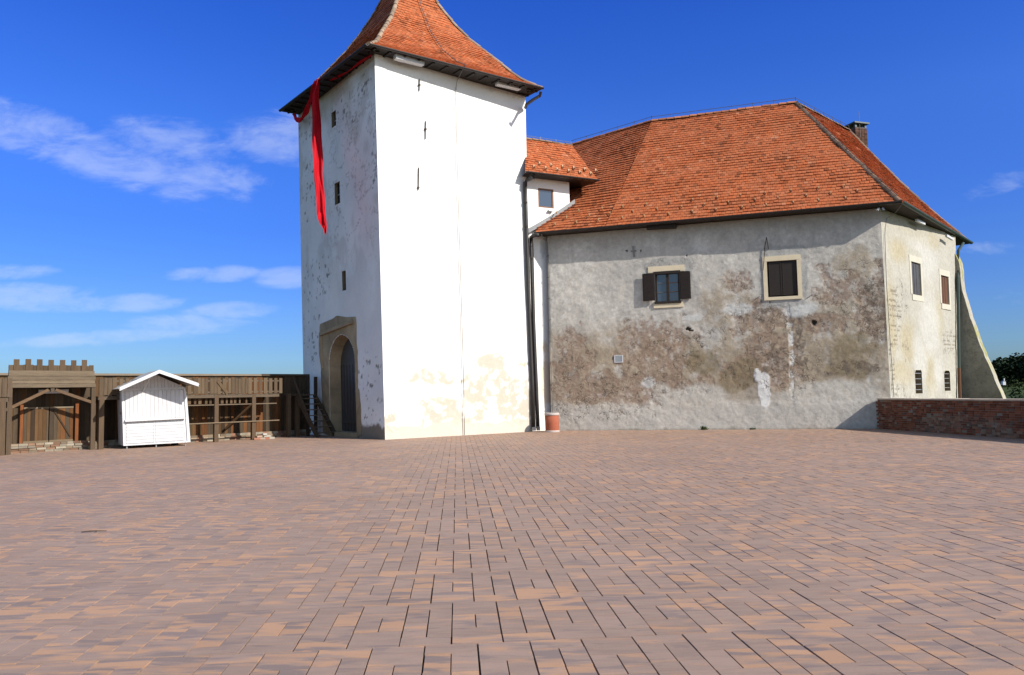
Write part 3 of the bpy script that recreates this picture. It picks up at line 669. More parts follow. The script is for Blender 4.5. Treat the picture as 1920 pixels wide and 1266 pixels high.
def f_grey(U, Z):
    N_ = len(U); n = fbm(U*.7, Z*.7, 2, 5, .6); n2 = fbm(U*2.5, Z*2.5, 71, 5, .6); n3 = fbm(U*6, Z*6, 72, 4, .6)
    c = np.tile(V(.455, .43, .39), (N_, 1))
    c = lerpc(c, (.36, .345, .32), sst(n2, .50, .66)*.6); c = lerpc(c, (.56, .54, .495), sst(n3*.5+n*.5, .52, .64)*.7)
    st2 = fbm(U*3.2, Z*.35, 83, 4, .6)                                   # faint run-down streaks
    c = lerpc(c, (.33, .31, .28), sst(st2, .55, .72)*.35)
    def S(lst, seed, nf=1.3, amp=.6, soft=.14):
        m_ = np.zeros(N_)
        for px, py, rx, ry in lst: m_ = np.maximum(m_, WG.blob(U, Z, px, py, rx, ry, amp, nf, seed, soft))
        return m_
    mid = sst(Z+(fbm(U*.5, Z*.5, 61, 5, .6)-.5)*3.2+U*.10, 5.7, 4.6)*sst(Z, 1.0, 1.7); c = lerpc(c, (.37, .315, .25), mid*.85*sst(n2, .22, .46))
    tan = S([(1280, 690, 110, 70), (1450, 640, 120, 60), (1590, 620, 110, 95), (1360, 570, 55, 50), (1120, 690, 90, 45), (1500, 690, 90, 50), (1600, 500, 45, 40), (1090, 720, 60, 45)], 5, 1.1, .6, .3)
    tan = tan*sst(n2, .30, .55)
    c = lerpc(c, (.33, .27, .195), tan*.75)
    c = c*(1-.16*sst(fbm(U*1.2, Z*1.2, 301, 3), .45, .62)*sst(Z, 6.5, 4.5))[:, None]
    brown = S([(1195, 650, 42, 48), (1250, 640, 50, 45), (1235, 675, 60, 40), (1075, 690, 42, 62), (1075, 740, 60, 38), (1160, 735, 75, 42), (1320, 718, 22, 18), (1390, 700, 42, 28), (1425, 600, 62, 32), (1440, 660, 48, 50), (1465, 705, 50, 26), (1640, 590, 42, 50), (1570, 545, 45, 30), (1545, 605, 45, 20), (1660, 540, 20, 60), (1240, 720, 60, 25), (1385, 525, 28, 18), (1540, 500, 14, 8), (1290, 722, 14, 14)], 15, 2.6, .85, .16)
    brown = brown*(.35+.65*sst(fbm(U*7, Z*7, 51, 5, .65), .36, .54))
    c = lerpc(c, (.245, .168, .125), brown*.74*(.7+.5*n3))
    ol = S([(1380, 715, 36, 22), (1400, 690, 30, 20), (1590, 690, 40, 22), (1320, 680, 30, 20), (1600, 650, 40, 25)], 25, 2., .6, .2)
    c = lerpc(c, (.185, .145, .085), ol*.7)
    darkb = S([(1590, 690, 60, 14), (1640, 560, 30, 40), (1420, 590, 40, 20), (1500, 655, 12, 60), (1440, 670, 34, 32)], 45, 3., .7, .15)
    c = lerpc(c, (.15, .115, .09), darkb*sst(n3, .46, .58)*.8)
    pale = S([(1300, 785, 330, 24), (1240, 745, 25, 30), (1300, 740, 60, 20), (1560, 745, 110, 22), (1130, 785, 110, 20), (1570, 725, 60, 12)], 35, 1.3, .5, .25)
    c = lerpc(c, (.47, .45, .41), pale*.85*sst(n2, .25, .5))
    band = sst(Z-.4+(fbm(U*2, Z*2, 77)-.5)*.45, 1.35, 1.0); c = lerpc(c, (.465, .44, .395), band*.62); c = lerpc(c, (.2, .18, .14), sst(Z+n2*.25, .62, .48)*.7)
    c = lerpc(c, (.38, .36, .33), band*sst(n2, .52, .64)*.55)
    # bare white patch and the vertical repair
    wp = S([(1433, 730, 13, 32), (1420, 704, 7, 14)], 55, 2.4, .35, .08); c = lerpc(c, (.62, .62, .61), wp*.9)
    vr = S([(1478, 600, 4.5, 26), (1484, 650, 5, 48), (1484, 710, 5, 34), (1476, 576, 5, 10)], 65, 3.5, .6, .15); c = lerpc(c, (.62, .61, .58), vr*.85*sst(n3, .38, .55))
    wt_ = S([(1216, 717, 12, 10), (1385, 580, 30, 10), (1300, 596, 22, 7), (1500, 580, 30, 12)], 66, 2.5, .6, .3); c = lerpc(c, (.56, .57, .56), wt_*.7)
    # cement made good round the two windows
    pt = S([(1248, 495, 48, 12), (1290, 505, 9, 20)], 75, 3, .4, .12)
    fr = S([(1468, 472, 44, 12), (1506, 515, 9, 55), (1430, 525, 9, 50), (1470, 568, 44, 9)], 76, 3, .4, .12)
    c = lerpc(c, (.34, .335, .32), pt*.85); c = lerpc(c, (.35, .345, .33), fr*.85)
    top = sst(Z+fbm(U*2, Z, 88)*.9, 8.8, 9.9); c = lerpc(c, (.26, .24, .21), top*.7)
    # iron cross mark, dark holes
    hole = S([(1290, 617, 6, 3.2), (1296, 620, 4, 2), (1526, 605, 5, 5.5), (1175, 470, 1.5, 2), (1201, 470, 1.5, 2), (1287, 480, 1.2, 1.2)], 81, 6, .25, .12)
    c = lerpc(c, (.03, .025, .02), hole)
    crk = np.clip(brown*.9+darkb*.8+tan*.25+S([(1420, 610, 80, 40), (1480, 680, 60, 60), (1620, 560, 60, 70), (1130, 740, 100, 50), (1280, 660, 60, 50)], 91, 1.5, .5, .3)*.8, 0, 1)*.95
    crk = np.maximum(crk, pt*.7); crk = np.maximum(crk, fr*.35)
    disp = (fbm(U*.6, Z*.6, 3)-.5)*.08 + (n2-.5)*.030 + (n3-.5)*.012 - brown*.012 - vr*.01 + wp*.01 - hole*.06 + band*.02
    return c, crk, disp
def f_side(U, Z):
    N_ = len(U); n2 = fbm(U*2, Z*2, 171, 5, .6); n3 = fbm(U*5, Z*5, 172, 4)
    c = np.tile(V(.37, .352, .305), (N_, 1)); c *= (.90+.20*fbm(U*.8, Z*.5, 9))[:, None]
    def S(lst, seed, nf=1.3, amp=.6, soft=.2):
        m_ = np.zeros(N_)
        for px, py, rx, ry in lst: m_ = np.maximum(m_, WS.blob(U, Z, px, py, rx, ry, amp, nf, seed, soft))
        return m_
    tan = S([(1685, 470, 16, 22), (1702, 640, 14, 40), (1690, 700, 20, 25), (1745, 700, 12, 34), (1672, 600, 8, 80), (1760, 600, 8, 40), (1740, 450, 20, 14)], 5, 1.2, .5, .55)
    c = lerpc(c, (.35, .30, .195), tan*.75)
    wh = S([(1745, 610, 18, 55), (1725, 680, 12, 50), (1760, 700, 10, 30), (1735, 480, 25, 40)], 8, 1.4, .4, .5); c = lerpc(c, (.45, .44, .405), wh*.7)
    g = S([(1715, 477, 12, 9), (1769, 500, 9, 9), (1705, 430, 30, 10)], 9, 3, .5, .2); c = lerpc(c, (.36, .345, .29), g*.7)
    brk = S([(1678, 590, 12, 60), (1780, 645, 14, 26), (1672, 680, 5, 50), (1684, 730, 14, 12)], 10, 2, .5, .2)
    # rows of bricks ghosting through the thin plaster
    row = (np.abs(((Z/.085) % 1)-.5) < .16)*(vnoise(U*6, np.floor(Z/.085)*3.7, 4) > .52)
    c = lerpc(c, (.16, .13, .09), brk*row*.7)
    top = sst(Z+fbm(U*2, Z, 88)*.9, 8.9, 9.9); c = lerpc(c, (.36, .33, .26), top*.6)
    low = sst(Z, 3.3, 1.2)*sst(n2, .45, .6); c = lerpc(c, (.45, .43, .38), low*.6)
    crk = np.clip(brk*.8+S([(1700, 660, 9, 25), (1700, 735, 22, 12), (1690, 560, 10, 40)], 99, 2, .5, .3)*.9, 0, 1)
    disp = (fbm(U*.6, Z*.6, 13)-.5)*.08+(n2-.5)*.025+(n3-.5)*.01-brk*row*.01
    return c, crk, disp
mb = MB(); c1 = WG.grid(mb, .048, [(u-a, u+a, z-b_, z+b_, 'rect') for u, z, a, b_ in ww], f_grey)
c2 = WS.grid(mb, .06, [(u-a, u+a, z-b_, z+b_, 'rect') for u, z, a, b_ in sw], f_side)
G3 = G2+V(-9, 8, 0); G3t = G3*V(1, 1, 0)+V(0, 0, 9.12); G4 = G0+V(-3.5, 12, 0); G4t = G4*V(1, 1, 0)+V(0, 0, 9.12)
WX = Wall(G2, G3, G2t, G3t, V(.5, .8, 0)); c3 = WX.grid(mb, .8, [], lambda U, Z: (np.tile(V(.5, .48, .42), (len(U), 1)), U*0, U*0))
WY = Wall(G3, G4, G3t, G4t, V(0, 1, 0)); c4 = WY.grid(mb, .8, [], lambda U, Z: (np.tile(V(.5, .48, .42), (len(U), 1)), U*0, U*0))
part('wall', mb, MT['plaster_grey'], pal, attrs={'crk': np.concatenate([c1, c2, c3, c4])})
# --- shuttered windows of the grey front
def leaf(mb, F, a0, a1, c0, c1, y0, y1):
    mb.box(F, a0, a1, y0, y1, c0, c1); w_ = (a1-a0)
    for k in range(int((c1-c0)/.055)): z = c0+.05+k*.055; mb.box(F, a0+w_*.12, a1-w_*.12, y1, y1+.012, z, z+.035, V(1.25, 1.2, 1.2))
u, z, a, b_ = ww[0]; F = WG.frame(u, z); O = WG.P(u, z)
mb = MB(); recess(mb, F, a, b_, .12); win = part('shuttered_window', mb, MT['cream'], pal, loc=O, label='window with both dark louvred shutters folded open against the wall')
mb = MB()
for nm, x0, x1, z0, z1 in (('stone_lintel', -a-.30, a+.24, b_+.02, b_+.30), ('stone_sill', -a-.10, a+.14, -b_-.24, -b_-.01)): mb = MB(); mb.box(F, x0, x1, -.02, .045, z0, z1); part(nm, mb, MT['cream'], win)
mb = MB()
mb.box(F, -a-.06, a+.06, -.10, .075, b_-.06, b_+.06); mb.box(F, -a-.06, a+.06, -.10, .08, -b_-.06, -b_+.05)
for x in (-a, a-.06): mb.box(F, x, x+.06, -.09, .02, -b_+.05, b_-.06)
mb.box(F, -.05, .05, -.09, .0, -b_+.05, b_-.06); part('frame', mb, MT['darkwood'], win)
for s_ in (-1, 1):
    x0, x1 = (-a+.07, -.05) if s_ < 0 else (.05, a-.06); mb = MB(); mb.box(F, x0, x1, -.085, -.075, -b_+.06, b_-.06); part('pane', mb, MT['glass'], win)
    mb = MB()
    for k in (1, 2): zc = -b_+.06+k*(2*b_-.12)/3; mb.box(F, x0, x1, -.075, -.055, zc-.016, zc+.016)
    mb.box(F, x0, x0+.02, -.075, -.056, -b_+.06, b_-.06); part('glazing_bar', mb, MT['wire'] if s_ < 0 else MT['frame_w'], win)
    mb = MB()
    if s_ < 0: leaf(mb, F, -a-.56, -a-.02, -b_+.10, b_-.02, .09, .13)
    else: leaf(mb, F, a+.0, a+.49, -b_+.10, b_-.02, .05, .09)
    part('shutter', mb, MT['darkwood'], win)
u, z, a, b_ = ww[1]; F = WG.frame(u, z); O = WG.P(u, z)
mb = MB(); recess(mb, F, a, b_, .12); win = part('closed_window', mb, MT['cream'], pal, loc=O, label='window with dark shutters closed inside a cream stone surround')
mb = MB(); t = .17
mb.box(F, -a-t, a+t, -.02, .045, b_+.005, b_+t+.05); mb.box(F, -a-t, a+t, -.02, .05, -b_-t+.03, -b_-.005)
mb.box(F, -a-t, -a-.005, -.02, .04, -b_-.005, b_+.005); mb.box(F, a+.005, a+t, -.02, .04, -b_-.005, b_+.005); part('stone_surround', mb, MT['cream'], win)
mb = MB(); mb.box(F, -a, a, -.13, -.10, -b_, b_); part('recess_back', mb, MT['black'], win)
for s_ in (-1, 1):
    mb = MB(); x0, x1 = (-a+.07, -.012) if s_ < 0 else (.012, a-.03); mb.box(F, x0, x1, -.06, -.02, -b_+.06, b_-.03)
    for xx in (x0, x1-.05): mb.box(F, xx, xx+.05, -.02, -.008, -b_+.06, b_-.03, V(1.3, 1.3, 1.3))
    part('shutter', mb, MT['darkwood'], win)
# --- side windows
for i, (u, z, a, b_) in enumerate(sw):
    F = WS.frame(u, z); O = WS.P(u, z); mb = MB(); recess(mb, F, a, b_, .16 if i < 2 else .35)
    if i < 2:
        win = part('side_window', mb, MT['cream'], pal, loc=O, label=('tall window with closed dark grey shutter' if i == 0 else 'tall window with closed brown shutter'))
        mb = MB(); mb.box(F, -a-.22, a+.20, -.02, .03, b_+.005, b_+.28); mb.box(F, -a-.05, a+.20, -.02, .035, -b_-.26, -b_-.005); mb.box(F, -a-.2, -a-.005, -.02, .03, -b_, b_); mb.box(F, a+.005, a+.2, -.02, .03, -b_, b_)
        part('surround', mb, simple('surround_paint%d' % i, (.47, .44, .36), .85, 3, .1, 30, .3, .01), win)
        mb = MB(); mb.box(F, -a+.02, a-.02, -.10, -.04, -b_+.03, b_-.03)
        for k in range(3): x = -a+.1+k*(2*a-.2)/3; mb.box(F, x, x+.02, -.04, -.03, -b_+.05, b_-.05, V(.6, .6, .6))
        part('shutter', mb, [simple('slate_shutter', (.05, .05, .055), .7, 3, .3, 30, .3, .01), MT['brownwood']][i], win)
    else:
        win = part('barred_window', mb, MT['stone'], pal, loc=O, label='small low window with bars across its dark red opening, %s' % ('nearer the front corner' if i == 2 else 'nearer the buttress'))
        mb = MB(); mb.box(F, -a, a, -.37, -.30, -b_, b_); part('recess_back', mb, simple('dark_red_board%d' % i, (.06, .022, .016), .9, 4, .3, 30, .2, .01), win)
        for k in range(4):
            mb = MB(); zc = -b_+(k+.7)*2*b_/4.4; mb.beam(F.pt(-a, -.05, zc), F.pt(a, -.05, zc), .03, .03); part('bar', mb, MT['zinc'], win)
        mb = MB()
        for s_ in (-1, 1):                                             # rounded top corners
            c0_ = F.pt(s_*(a), .012, b_); pts = [c0_]+[F.pt(s_*(a-.22+.22*math.cos(t)), .012, b_-.22+.22*math.sin(t)) for t in np.linspace(0, math.pi/2, 6)]; mb = MB(); mb.add(pts, [tuple(range(7))], V(1.0, 1.0, .95)); part('arch_corner', mb, simple('corner_plaster', (.41, .39, .33), .9, 3, .1, 30, .3, .01), win)
    
# --- small fittings on the front
mb = MB(); u, z, a, b_ = rect_of(WG, 1152, 666, 1168, 680); F = WG.frame(u, z, .02)
mb.box(F, -a, a, -.02, .02, -b_, -b_+.035); mb.box(F, -a, a, -.02, .02, b_-.035, b_); mb.box(F, -a, -a+.035, -.02, .02, -b_+.035, b_-.035); mb.box(F, a-.035, a, -.02, .02, -b_+.035, b_-.035)
vg = part('vent_grille', mb, MT['white'], pal, loc=F.O); mb = MB(); mb.box(F, -a+.035, a-.035, -.02, .0, -b_+.035, b_-.035)
for k in range(6): zc = -b_+.05+k*(2*b_-.09)/6; mb.box(F, -a+.035, a-.035, .0, .012, zc, zc+.02, V(1.5, 1.5, 1.5))
part('louvres', mb, simple('grille_grey', (.27, .29, .31), .6, 4, .1, 30, 0), vg)
mb = MB(); a = WG.uz(1187, 462); b_ = WG.uz(1189, 482); mb.beam(WG.P(*a, .03), WG.P(*b_, .03), .09, .04, up=WG.n); c_ = WG.uz(1188, 471); mb.beam(WG.P(c_[0]-.13, c_[1], .02), WG.P(c_[0]+.13, c_[1], .02), .06, .04, up=WG.n)
part('wall_cross', mb, simple('grey_iron', (.20, .195, .185), .8, 4, .2, 40, .2, .004), pal)
mb = MB()
for (x0, y0, x1, y1) in ((1437, 446, 1433, 468), (1437, 446, 1441, 468), (1434, 466, 1431, 508), (1523, 553, 1512, 560), (1414, 563, 1424, 556)):
    mb = MB(); a = WG.uz(x0, y0); b_ = WG.uz(x1, y1); mb.beam(WG.P(*a, .12 if y0 == 446 else .05), WG.P(*b_, .03), .022, .022); part('iron_hook', mb, MT['iron'], pal)

mb = MB(); pts = [WG.P(*WG.uz(x, y), .04) for x, y in ((1017, 446), (1026, 455), (1029, 500), (1031, 600), (1033, 660), (1036, 740), (1037, 776))]
mb.tube([at_d(1015, 440, 33.9), at_d(1019, 448, 34.4)]+pts[1:], .014, 5); lc = part('conductor_cable', mb, MT['wire'], pal)
for y in range(480, 770, 40): mb = MB(); x = np.interp(y, [455, 600, 776], [1026, 1031, 1037]); p = WG.P(*WG.uz(x, y), .03); mb.beam(p-V(.05, 0, .02), p+V(.06, 0, .02), .03, .03); part('clip', mb, MT['wire'], lc)
mb = MB(); a = hitp(1657, 400, WS.O+WS.n*.04, WS.n); mb.tube([at_d(1690, 385, 30.0), at_d(1680, 398, 30.6), at_d(1662, 410, 31.0), hitp(1659, 440, WS.O+WS.n*.05, WS.n), hitp(1662, 530, WS.O+WS.n*.05, WS.n), hitp(1669, 640, WS.O+WS.n*.05, WS.n), hitp(1676, 745, WS.O+WS.n*.05, WS.n)], .013, 5)
part('conductor_cable', mb, MT['wire'], pal)
# --- roof
EH = 9.22; RH = 16.02
E0, E1, E2 = at_z(1003, 437, EH), at_z(1687, 378, EH), at_z(1818, 455, EH)
RP, RB, RV, RQ = at_z(1492, 193, RH), at_z(1222, 228, RH), at_z(1072, 272, RH), at_z(1592, 245, RH)
tj = np.interp(1135, [1003, 1687], [437, 378]); EJ = at_z(1135, np.interp(1135, [1003, 1687], [437, 378])-.0, EH)
EJ = E0+(E1-E0)*(np.linalg.norm(EJ-E0)/np.linalg.norm(E1-E0))
EBk1 = E2+V(-9, 8.5, 0); EBk0 = E0+V(-3, 13, 0); RVb = RV
line = lambda P, Q: (lambda q: P+(Q-P)*q)
def curved(P, Q, amt):                                              # ends of rows with a hint of sprocketed eaves
    return lambda q: P+(Q-P)*q - V(0, 0, 1)*(amt*math.sin(math.pi*q))
NR = 43
roof = MB()
tiled(roof, line(EJ, RB), curved(E1, RP, .0), NR, E1-E0, seed=41)
tiled(roof, line(E0, RV), line(EJ, RB), NR, E1-E0, seed=42)
tiled(roof, curved(E1, RP, .0), curved(E2, RQ, .25), NR, E2-E1, seed=43)
tiled(roof, curved(E2, RQ, .25), lambda q: EBk1+(RQ-EBk1)*q, 24, EBk1-E2, seed=44)
pr = part('roof', roof, MT['tile'], pal, loc=V(RP[0], RP[1], EH))
mb = MB(); dn = V(0, 0, -.06)
vs = []
for k in range(13):
    for j in range(7): p = E0+(RV-E0)*(k/12); q = EJ+(RB-EJ)*(k/12); vs.append(p+(q-p)*(j/6)+dn)
mb.add(vs, [(k*7+j, k*7+j+1, k*7+j+8, k*7+j+7) for k in range(12) for j in range(6)]); mb.add([EJ+dn, E1+dn, RP+dn, RB+dn], [(0, 1, 2, 3)]); 
sd_ = [curved(E1, RP, .0), curved(E2, RQ, .25)]; vs = []
for k in range(11): vs += [sd_[0](k/10)+dn, sd_[1](k/10)+dn]
mb.add(vs, [(2*k, 2*k+1, 2*k+3, 2*k+2) for k in range(10)]); mb.add([E2+dn, EBk1+dn, RQ+dn*4], [(0, 1, 2)])
mb.add([EBk1+dn, EBk0+dn, RV+dn, RB+dn, RP+dn, RQ+dn], [(0, 1, 2), (0, 2, 3), (0, 3, 4), (0, 4, 5)]); mb.add([EBk0+dn, E0+dn, RV+dn], [(0, 1, 2)])
part('roof_boarding', mb, simple('back_tiles', (.36, .11, .045), .85, 2, .25, 20, .3, .02), pr)
mb = MB(); caps(mb, RB, RP, .12, .38, seed=1); caps(mb, RV, RB, .12, .38, seed=2)
part('ridge_tiles', mb, simple('ridge_orange', (.38, .155, .075), .9, 3, .3, 30, .4, .01, spec=.2), pr)
mb = MB(); caps(mb, E1, RP, .11, .36, seed=5); caps(mb, RP, RQ, .11, .36, seed=6)
for k in range(12): caps(mb, sd_[1](k/12), sd_[1]((k+1)/12), .11, .36, seed=7+k)
part('hip_tiles', mb, MT['ridge'], pr)
sz = V(0, 0, -.07)
mb = MB(); mb.add([E0+sz, E1+sz, E2+sz, EBk1+sz, EBk0+sz], [(0, 1, 2, 3, 4)]); part('soffit', mb, simple('soffit_boards', (.035, .022, .014), .8, 3, .3, 25, .3, .01), pr)
mb = MB(); nf = unit(V(WG.n[0], WG.n[1], 0)); nsd = unit(V(WS.n[0], WS.n[1], 0))
gutter(mb, E0+nf*.08, E1+nf*.08+unit(E1-E0)*.05, .11); part('gutter', mb, MT['metal'], pal)
mb = MB(); gutter(mb, E1+nsd*.08, E2+nsd*.08, .10)
part('gutter', mb, MT['green'], pal)
for (x0, y0, x1, y1) in ((1213, 426, 1268, 423), (1429, 402, 1486, 396)):
    P1 = hitp(x0, y0, WG.O+WG.n*.18, WG.n); P2 = hitp(x1, y1, WG.O+WG.n*.18, WG.n); mb = MB(); mb.beam(P1, P2, .36, .20); part('eave_block', mb, MT['darkwood'], pal)
for (x0, y0, x1, y1) in ((1718, 413, 1733, 420), (1774, 442, 1786, 449)):
    P1 = hitp(x0, y0, WS.O+WS.n*.30, WS.n); P2 = hitp(x1, y1, WS.O+WS.n*.30, WS.n); mb = MB(); mb.beam(P1, P2, .10, .10); part('white_eave_block', mb, MT['white'], pal)
mb = MB(); p = at_d(1648, 391, 30.2); mb.beam(p, p+V(-.12, -.06, -.08), .10, .08); mb.beam(p+V(.14, 0, .02), p+V(.20, -.04, -.08), .06, .06); part('eave_lamp', mb, MT['zinc'], pal)
# ridge wire on its holders
def wire_over(mb, pts, h, step=.9, r=.010):
    up = V(0, 0, 1)
    for P, Q in zip(pts[:-1], pts[1:]):
        L = np.linalg.norm(Q-P); n = max(1, int(L/step))
        for k in range(n+1): p = P+(Q-P)*k/n; mb.tube([p+up*.05, p+up*(h+.05)], .012, 4)
        mb.tube([P+up*h, Q+up*h], r, 4)
mb = MB(); wire_over(mb, [RV, RB, RP, RQ], .26, 1.0, .014); part('ridge_wire', mb, MT['wire'], pal)
mb = MB(); wire_over(mb, [RP-(RP-E1)*.02, E1+(RP-E1)*.02], .16, 1.2, .012); part('hip_wire', mb, MT['wire'], pal)
# snow guards: small hooks in staggered rows
def hook_at(P, s, n, e):
    mb = MB(); mb.beam(P-s*.14+n*.05, P+s*.08+n*.055, .045, .02, up=n); mb.beam(P-s*.14+n*.04, P-s*.14+n*.15, .045, .02, up=s, tint=V(1.1, 1.1, 1.1)); return mb
hookm = simple('galvanised_hook', (.36, .22, .11), .6, 6, .2, 30, 0, metal=0)
e = unit(E1-E0); sl = unit(RP-(E0+e*np.dot(RP-E0, e))); nn_ = np.cross(e, sl); nn_ = nn_ if nn_[2] > 0 else -nn_
first = None; WLn = np.linalg.norm(E1-E0); cnt = 0
for row, v, st, u0 in ((0, .55, 1.05, .9), (1, 1.0, 1.05, 1.4), (2, 1.45, 1.05, .7+.2)):
    u = u0
    while u < WLn-.8-v*.5 and cnt < 42:
        P = E0+e*u+sl*v
        if u > v*.45+.2:
            if first is None: first = part('snow_guard', hook_at(P, sl, nn_, e), hookm, pr, loc=P)
            else: copy_part(first, pr, P+e*random.uniform(-.06, .06))
            cnt += 1
        u += st
# chimney
ch = MB(); CP = at_d(1606, 262, 42.3); Fc = Frame(V(CP[0], CP[1], 0), unit(V(.95, .3, 0)), unit(V(-.3, .95, 0)))
zb, zt = 13.8, at_d(1606, 243, 42.3)[2]
rgc = np.random.default_rng(3)
for k in range(int((zt-zb)/.085)):
    for sx in np.arange(-.42, .42, .21): 
        ch.box(Fc, sx+.008, sx+.202, -.40, .40, zb+k*.085, zb+k*.085+.072, V(.085, .045, .033)*rgc.uniform(.5, 1.5))
ch.box(Fc, -.405, .405, -.385, .385, zb, zt, V(.09, .08, .07))
cm = part('chimney', ch, MT['brick'], pr, loc=V(CP[0], CP[1], zb)); mb = MB()
for sx in (-.34, .34):
    for sy in (-.32, .32): mb.box(Fc, sx-.06, sx+.06, sy-.06, sy+.06, zt, zt+.20)
mb.box(Fc, -.52, .52, -.5, .5, zt+.20, zt+.28); part('chimney_cap', mb, MT['green'], cm)
mb = MB(); mb.tube([Fc.pt(-.1, -.42, zt-.6), Fc.pt(-.12, -.42, zt+.9)], .012, 5); part('lightning_rod', mb, MT['wire'], cm)
# rain pipe at the far corner of the side wall
mb = MB(); pts = [at_d(1806, 456, 37.6), hitp(1797, 470, WS.O+WS.n*.12, WS.n)]+[hitp(x, y, WS.O+WS.n*.12, WS.n) for x, y in ((1796, 520), (1797, 600), (1798, 690))]
mb.tube(pts, .07, 8); part('rain_pipe', mb, MT['green'], pal)
mb = MB(); mb.tube([pts[-1], hitp(1800.5, 770, WS.O+WS.n*.12, WS.n)], .08, 8); part('rain_pipe', mb, MT['brownwood'], pal, label='brown lower length of the green rain pipe')
# buttress
bo = unit(V(WS.n[0], WS.n[1], 0)); BO = G2*V(1, 1, 0)+V(0, 0, -.4); along = unit(V(WS.ex[0], WS.ex[1], 0)); BO = BO-along*.05
vs = []; cs = []; fs = []; prof = [(-3, 4.3), (1.1, 2.42), (3.2, 1.62), (5.2, .86), (6.6, .36), (7.4, .10), (8.6, .0)]
hz_ = [at for at in prof]
pxs = [(1885, 745), (1863, 693), (1838, 635), (1818.5, 581), (1802, 528), (1798, 478)]
pn = np.cross(bo, V(0, 0, 1)); prof = []
for x, y in pxs:
    Q = hitp(x, y, BO, pn); prof.append((Q[2], np.dot(Q-BO, bo)))
prof = [(-3., prof[0][1]+ (prof[0][0]+3)*.42)]+prof+[(9.0, .0)]
zz = np.linspace(-3, 8.6, 90); xo = np.maximum(np.interp(zz, [q[0] for q in prof], [q[1] for q in prof]), .0)
nb = 10; mbb = MB(); P = []; C_ = []
for i, zv in enumerate(zz):
    for j in range(24): 
        t = j/23; wob = (fbm(np.array(t*4), np.array(zv*1.1), 3)-.5)*.05*math.sin(math.pi*min(1, t))
        P.append(BO+bo*(xo[i]*t+ (.03*vnoise(np.array(zv*3.5), np.array(1.), 8)-.015 if j == 23 else 0))+V(0, 0, zv)-along*float(wob))
        nv = float(fbm(np.array(t*xo[i]*1.2), np.array(zv*.9), 23, 5)); dk = float(sst(np.array(zv+nv*2), 5.0, 1.5)); nv2 = float(fbm(np.array(t*xo[i]*3), np.array(zv*3), 29, 5))
        c_ = V(.27, .25, .20)*(1-.35*dk)*(.75+.5*nv2); c_ = c_*(1-.4*dk*max(0, nv-.4)*2)+V(.12, .10, .04)*.4*dk*max(0, nv-.4)*2
        C_.append(c_)
for i in range(len(zz)-1):
    for j in range(23): a = i*24+j; fs.append((a, a+1, a+25, a+24))
mbb.add(P, fs, np.array(C_)); n0 = len(P)
P2 = []; C2 = []; thick = .55
for i, zv in enumerate(zz):
    for j in range(8):
        t = j/7; q = P[i*24+23]+along*thick*t; P2.append(q); nv = float(fbm(np.array(t*3), np.array(zv*1.3), 43, 4))
        C2.append(V(.36, .335, .27)*(.75+.5*nv) if nv < .56 else V(.27, .26, .11))
fs2 = [(i*8+j, i*8+j+1, i*8+j+9, i*8+j+8) for i in range(len(zz)-1) for j in range(7)]
mbb.add(P2, fs2, np.array(C2))
back = [P[i*24+23]+along*thick for i in range(len(zz))]; bi = [P[i*24]+along*thick for i in range(len(zz))]
mbb.add(back+bi, [(i, i+1, len(zz)+i+1, len(zz)+i) for i in range(len(zz)-1)], V(.45, .42, .35))
part('buttress', mbb, MT['plaster_grey'], pal, attrs={'crk': np.r_[np.full(n0, .55), np.zeros(len(P2)+2*len(zz))]})
# ================================================================== CONNECTING BLOCK
AX0 = at_d(987, 809, 34.55); AX0[2] = 0; ad = unit(V(.9, .43, 0)); AX1 = AX0+ad*2.62; an = unit(V(.43, -.9, 0))
HT = 12.08; up = V(0, 0, HT)
AXb0 = AX0-an*5; AXb1 = AX1-an*5
WA = Wall(AX0, AX1, AX0+up, AX1+up, an)
ann = thing('connecting_block', 'narrow white block with one small window wedged between the tower and the palace', 'building', AX0)
def f_ann(U, Z):
    c = np.tile(V(.80, .79, .765), (len(U), 1))
    s_ = WA.blob(U, Z, 1024, 720, 9, 60, .7, 1.8, 5, .3); c = lerpc(c, (.58, .42, .27), s_*.7)
    s_ = WA.blob(U, Z, 1012, 725, 5, 22, .8, 3, 6, .2); c = lerpc(c, (.5, .52, .46), s_*.6)
    low = sst(Z, .9, .5); c = lerpc(c, (.74, .70, .60), low*.6)
    pk = WA.blob(U, Z, 1017, 466, 5, 16, .5, 3, 6, .1); c = lerpc(c, (.55, .56, .56), pk)
    return c, U*0, (fbm(U, Z, 5)-.5)*.03
wa = rect_of(WA, 1009, 354, 1038, 390)
mb = MB(); c1 = WA.grid(mb, .06, [(wa[0]-wa[2], wa[0]+wa[2], wa[1]-wa[3], wa[1]+wa[3], 'rect')], f_ann)
WA2 = Wall(AX1, AXb1, AX1+up, AXb1+up, ad); c2 = WA2.grid(mb, .2, [], lambda U, Z: (np.tile(V(.38, .30, .22), (len(U), 1)), U*0, U*0))
part('wall', mb, MT['plaster_white'], ann, attrs={'crk': np.concatenate([c1, c2])})
u, z, a, b_ = wa; F = WA.frame(u, z); mb = MB(); recess(mb, F, a, b_, .10); win = part('small_window', mb, MT['cream'], ann, loc=F.O)
mb = MB(); t = .07
mb.box(F, -a, a, -.08, -.02, b_-t, b_); mb.box(F, -a, a, -.08, -.02, -b_, -b_+t); mb.box(F, -a, -a+t, -.08, -.02, -b_+t, b_-t); mb.box(F, a-t, a, -.08, -.02, -b_+t, b_-t); part('frame', mb, MT['frame_w'], win)
mb = MB(); mb.box(F, -a+t, a-t, -.07, -.05, -b_+t, b_-t); part('pane', mb, MT['glass'], win)
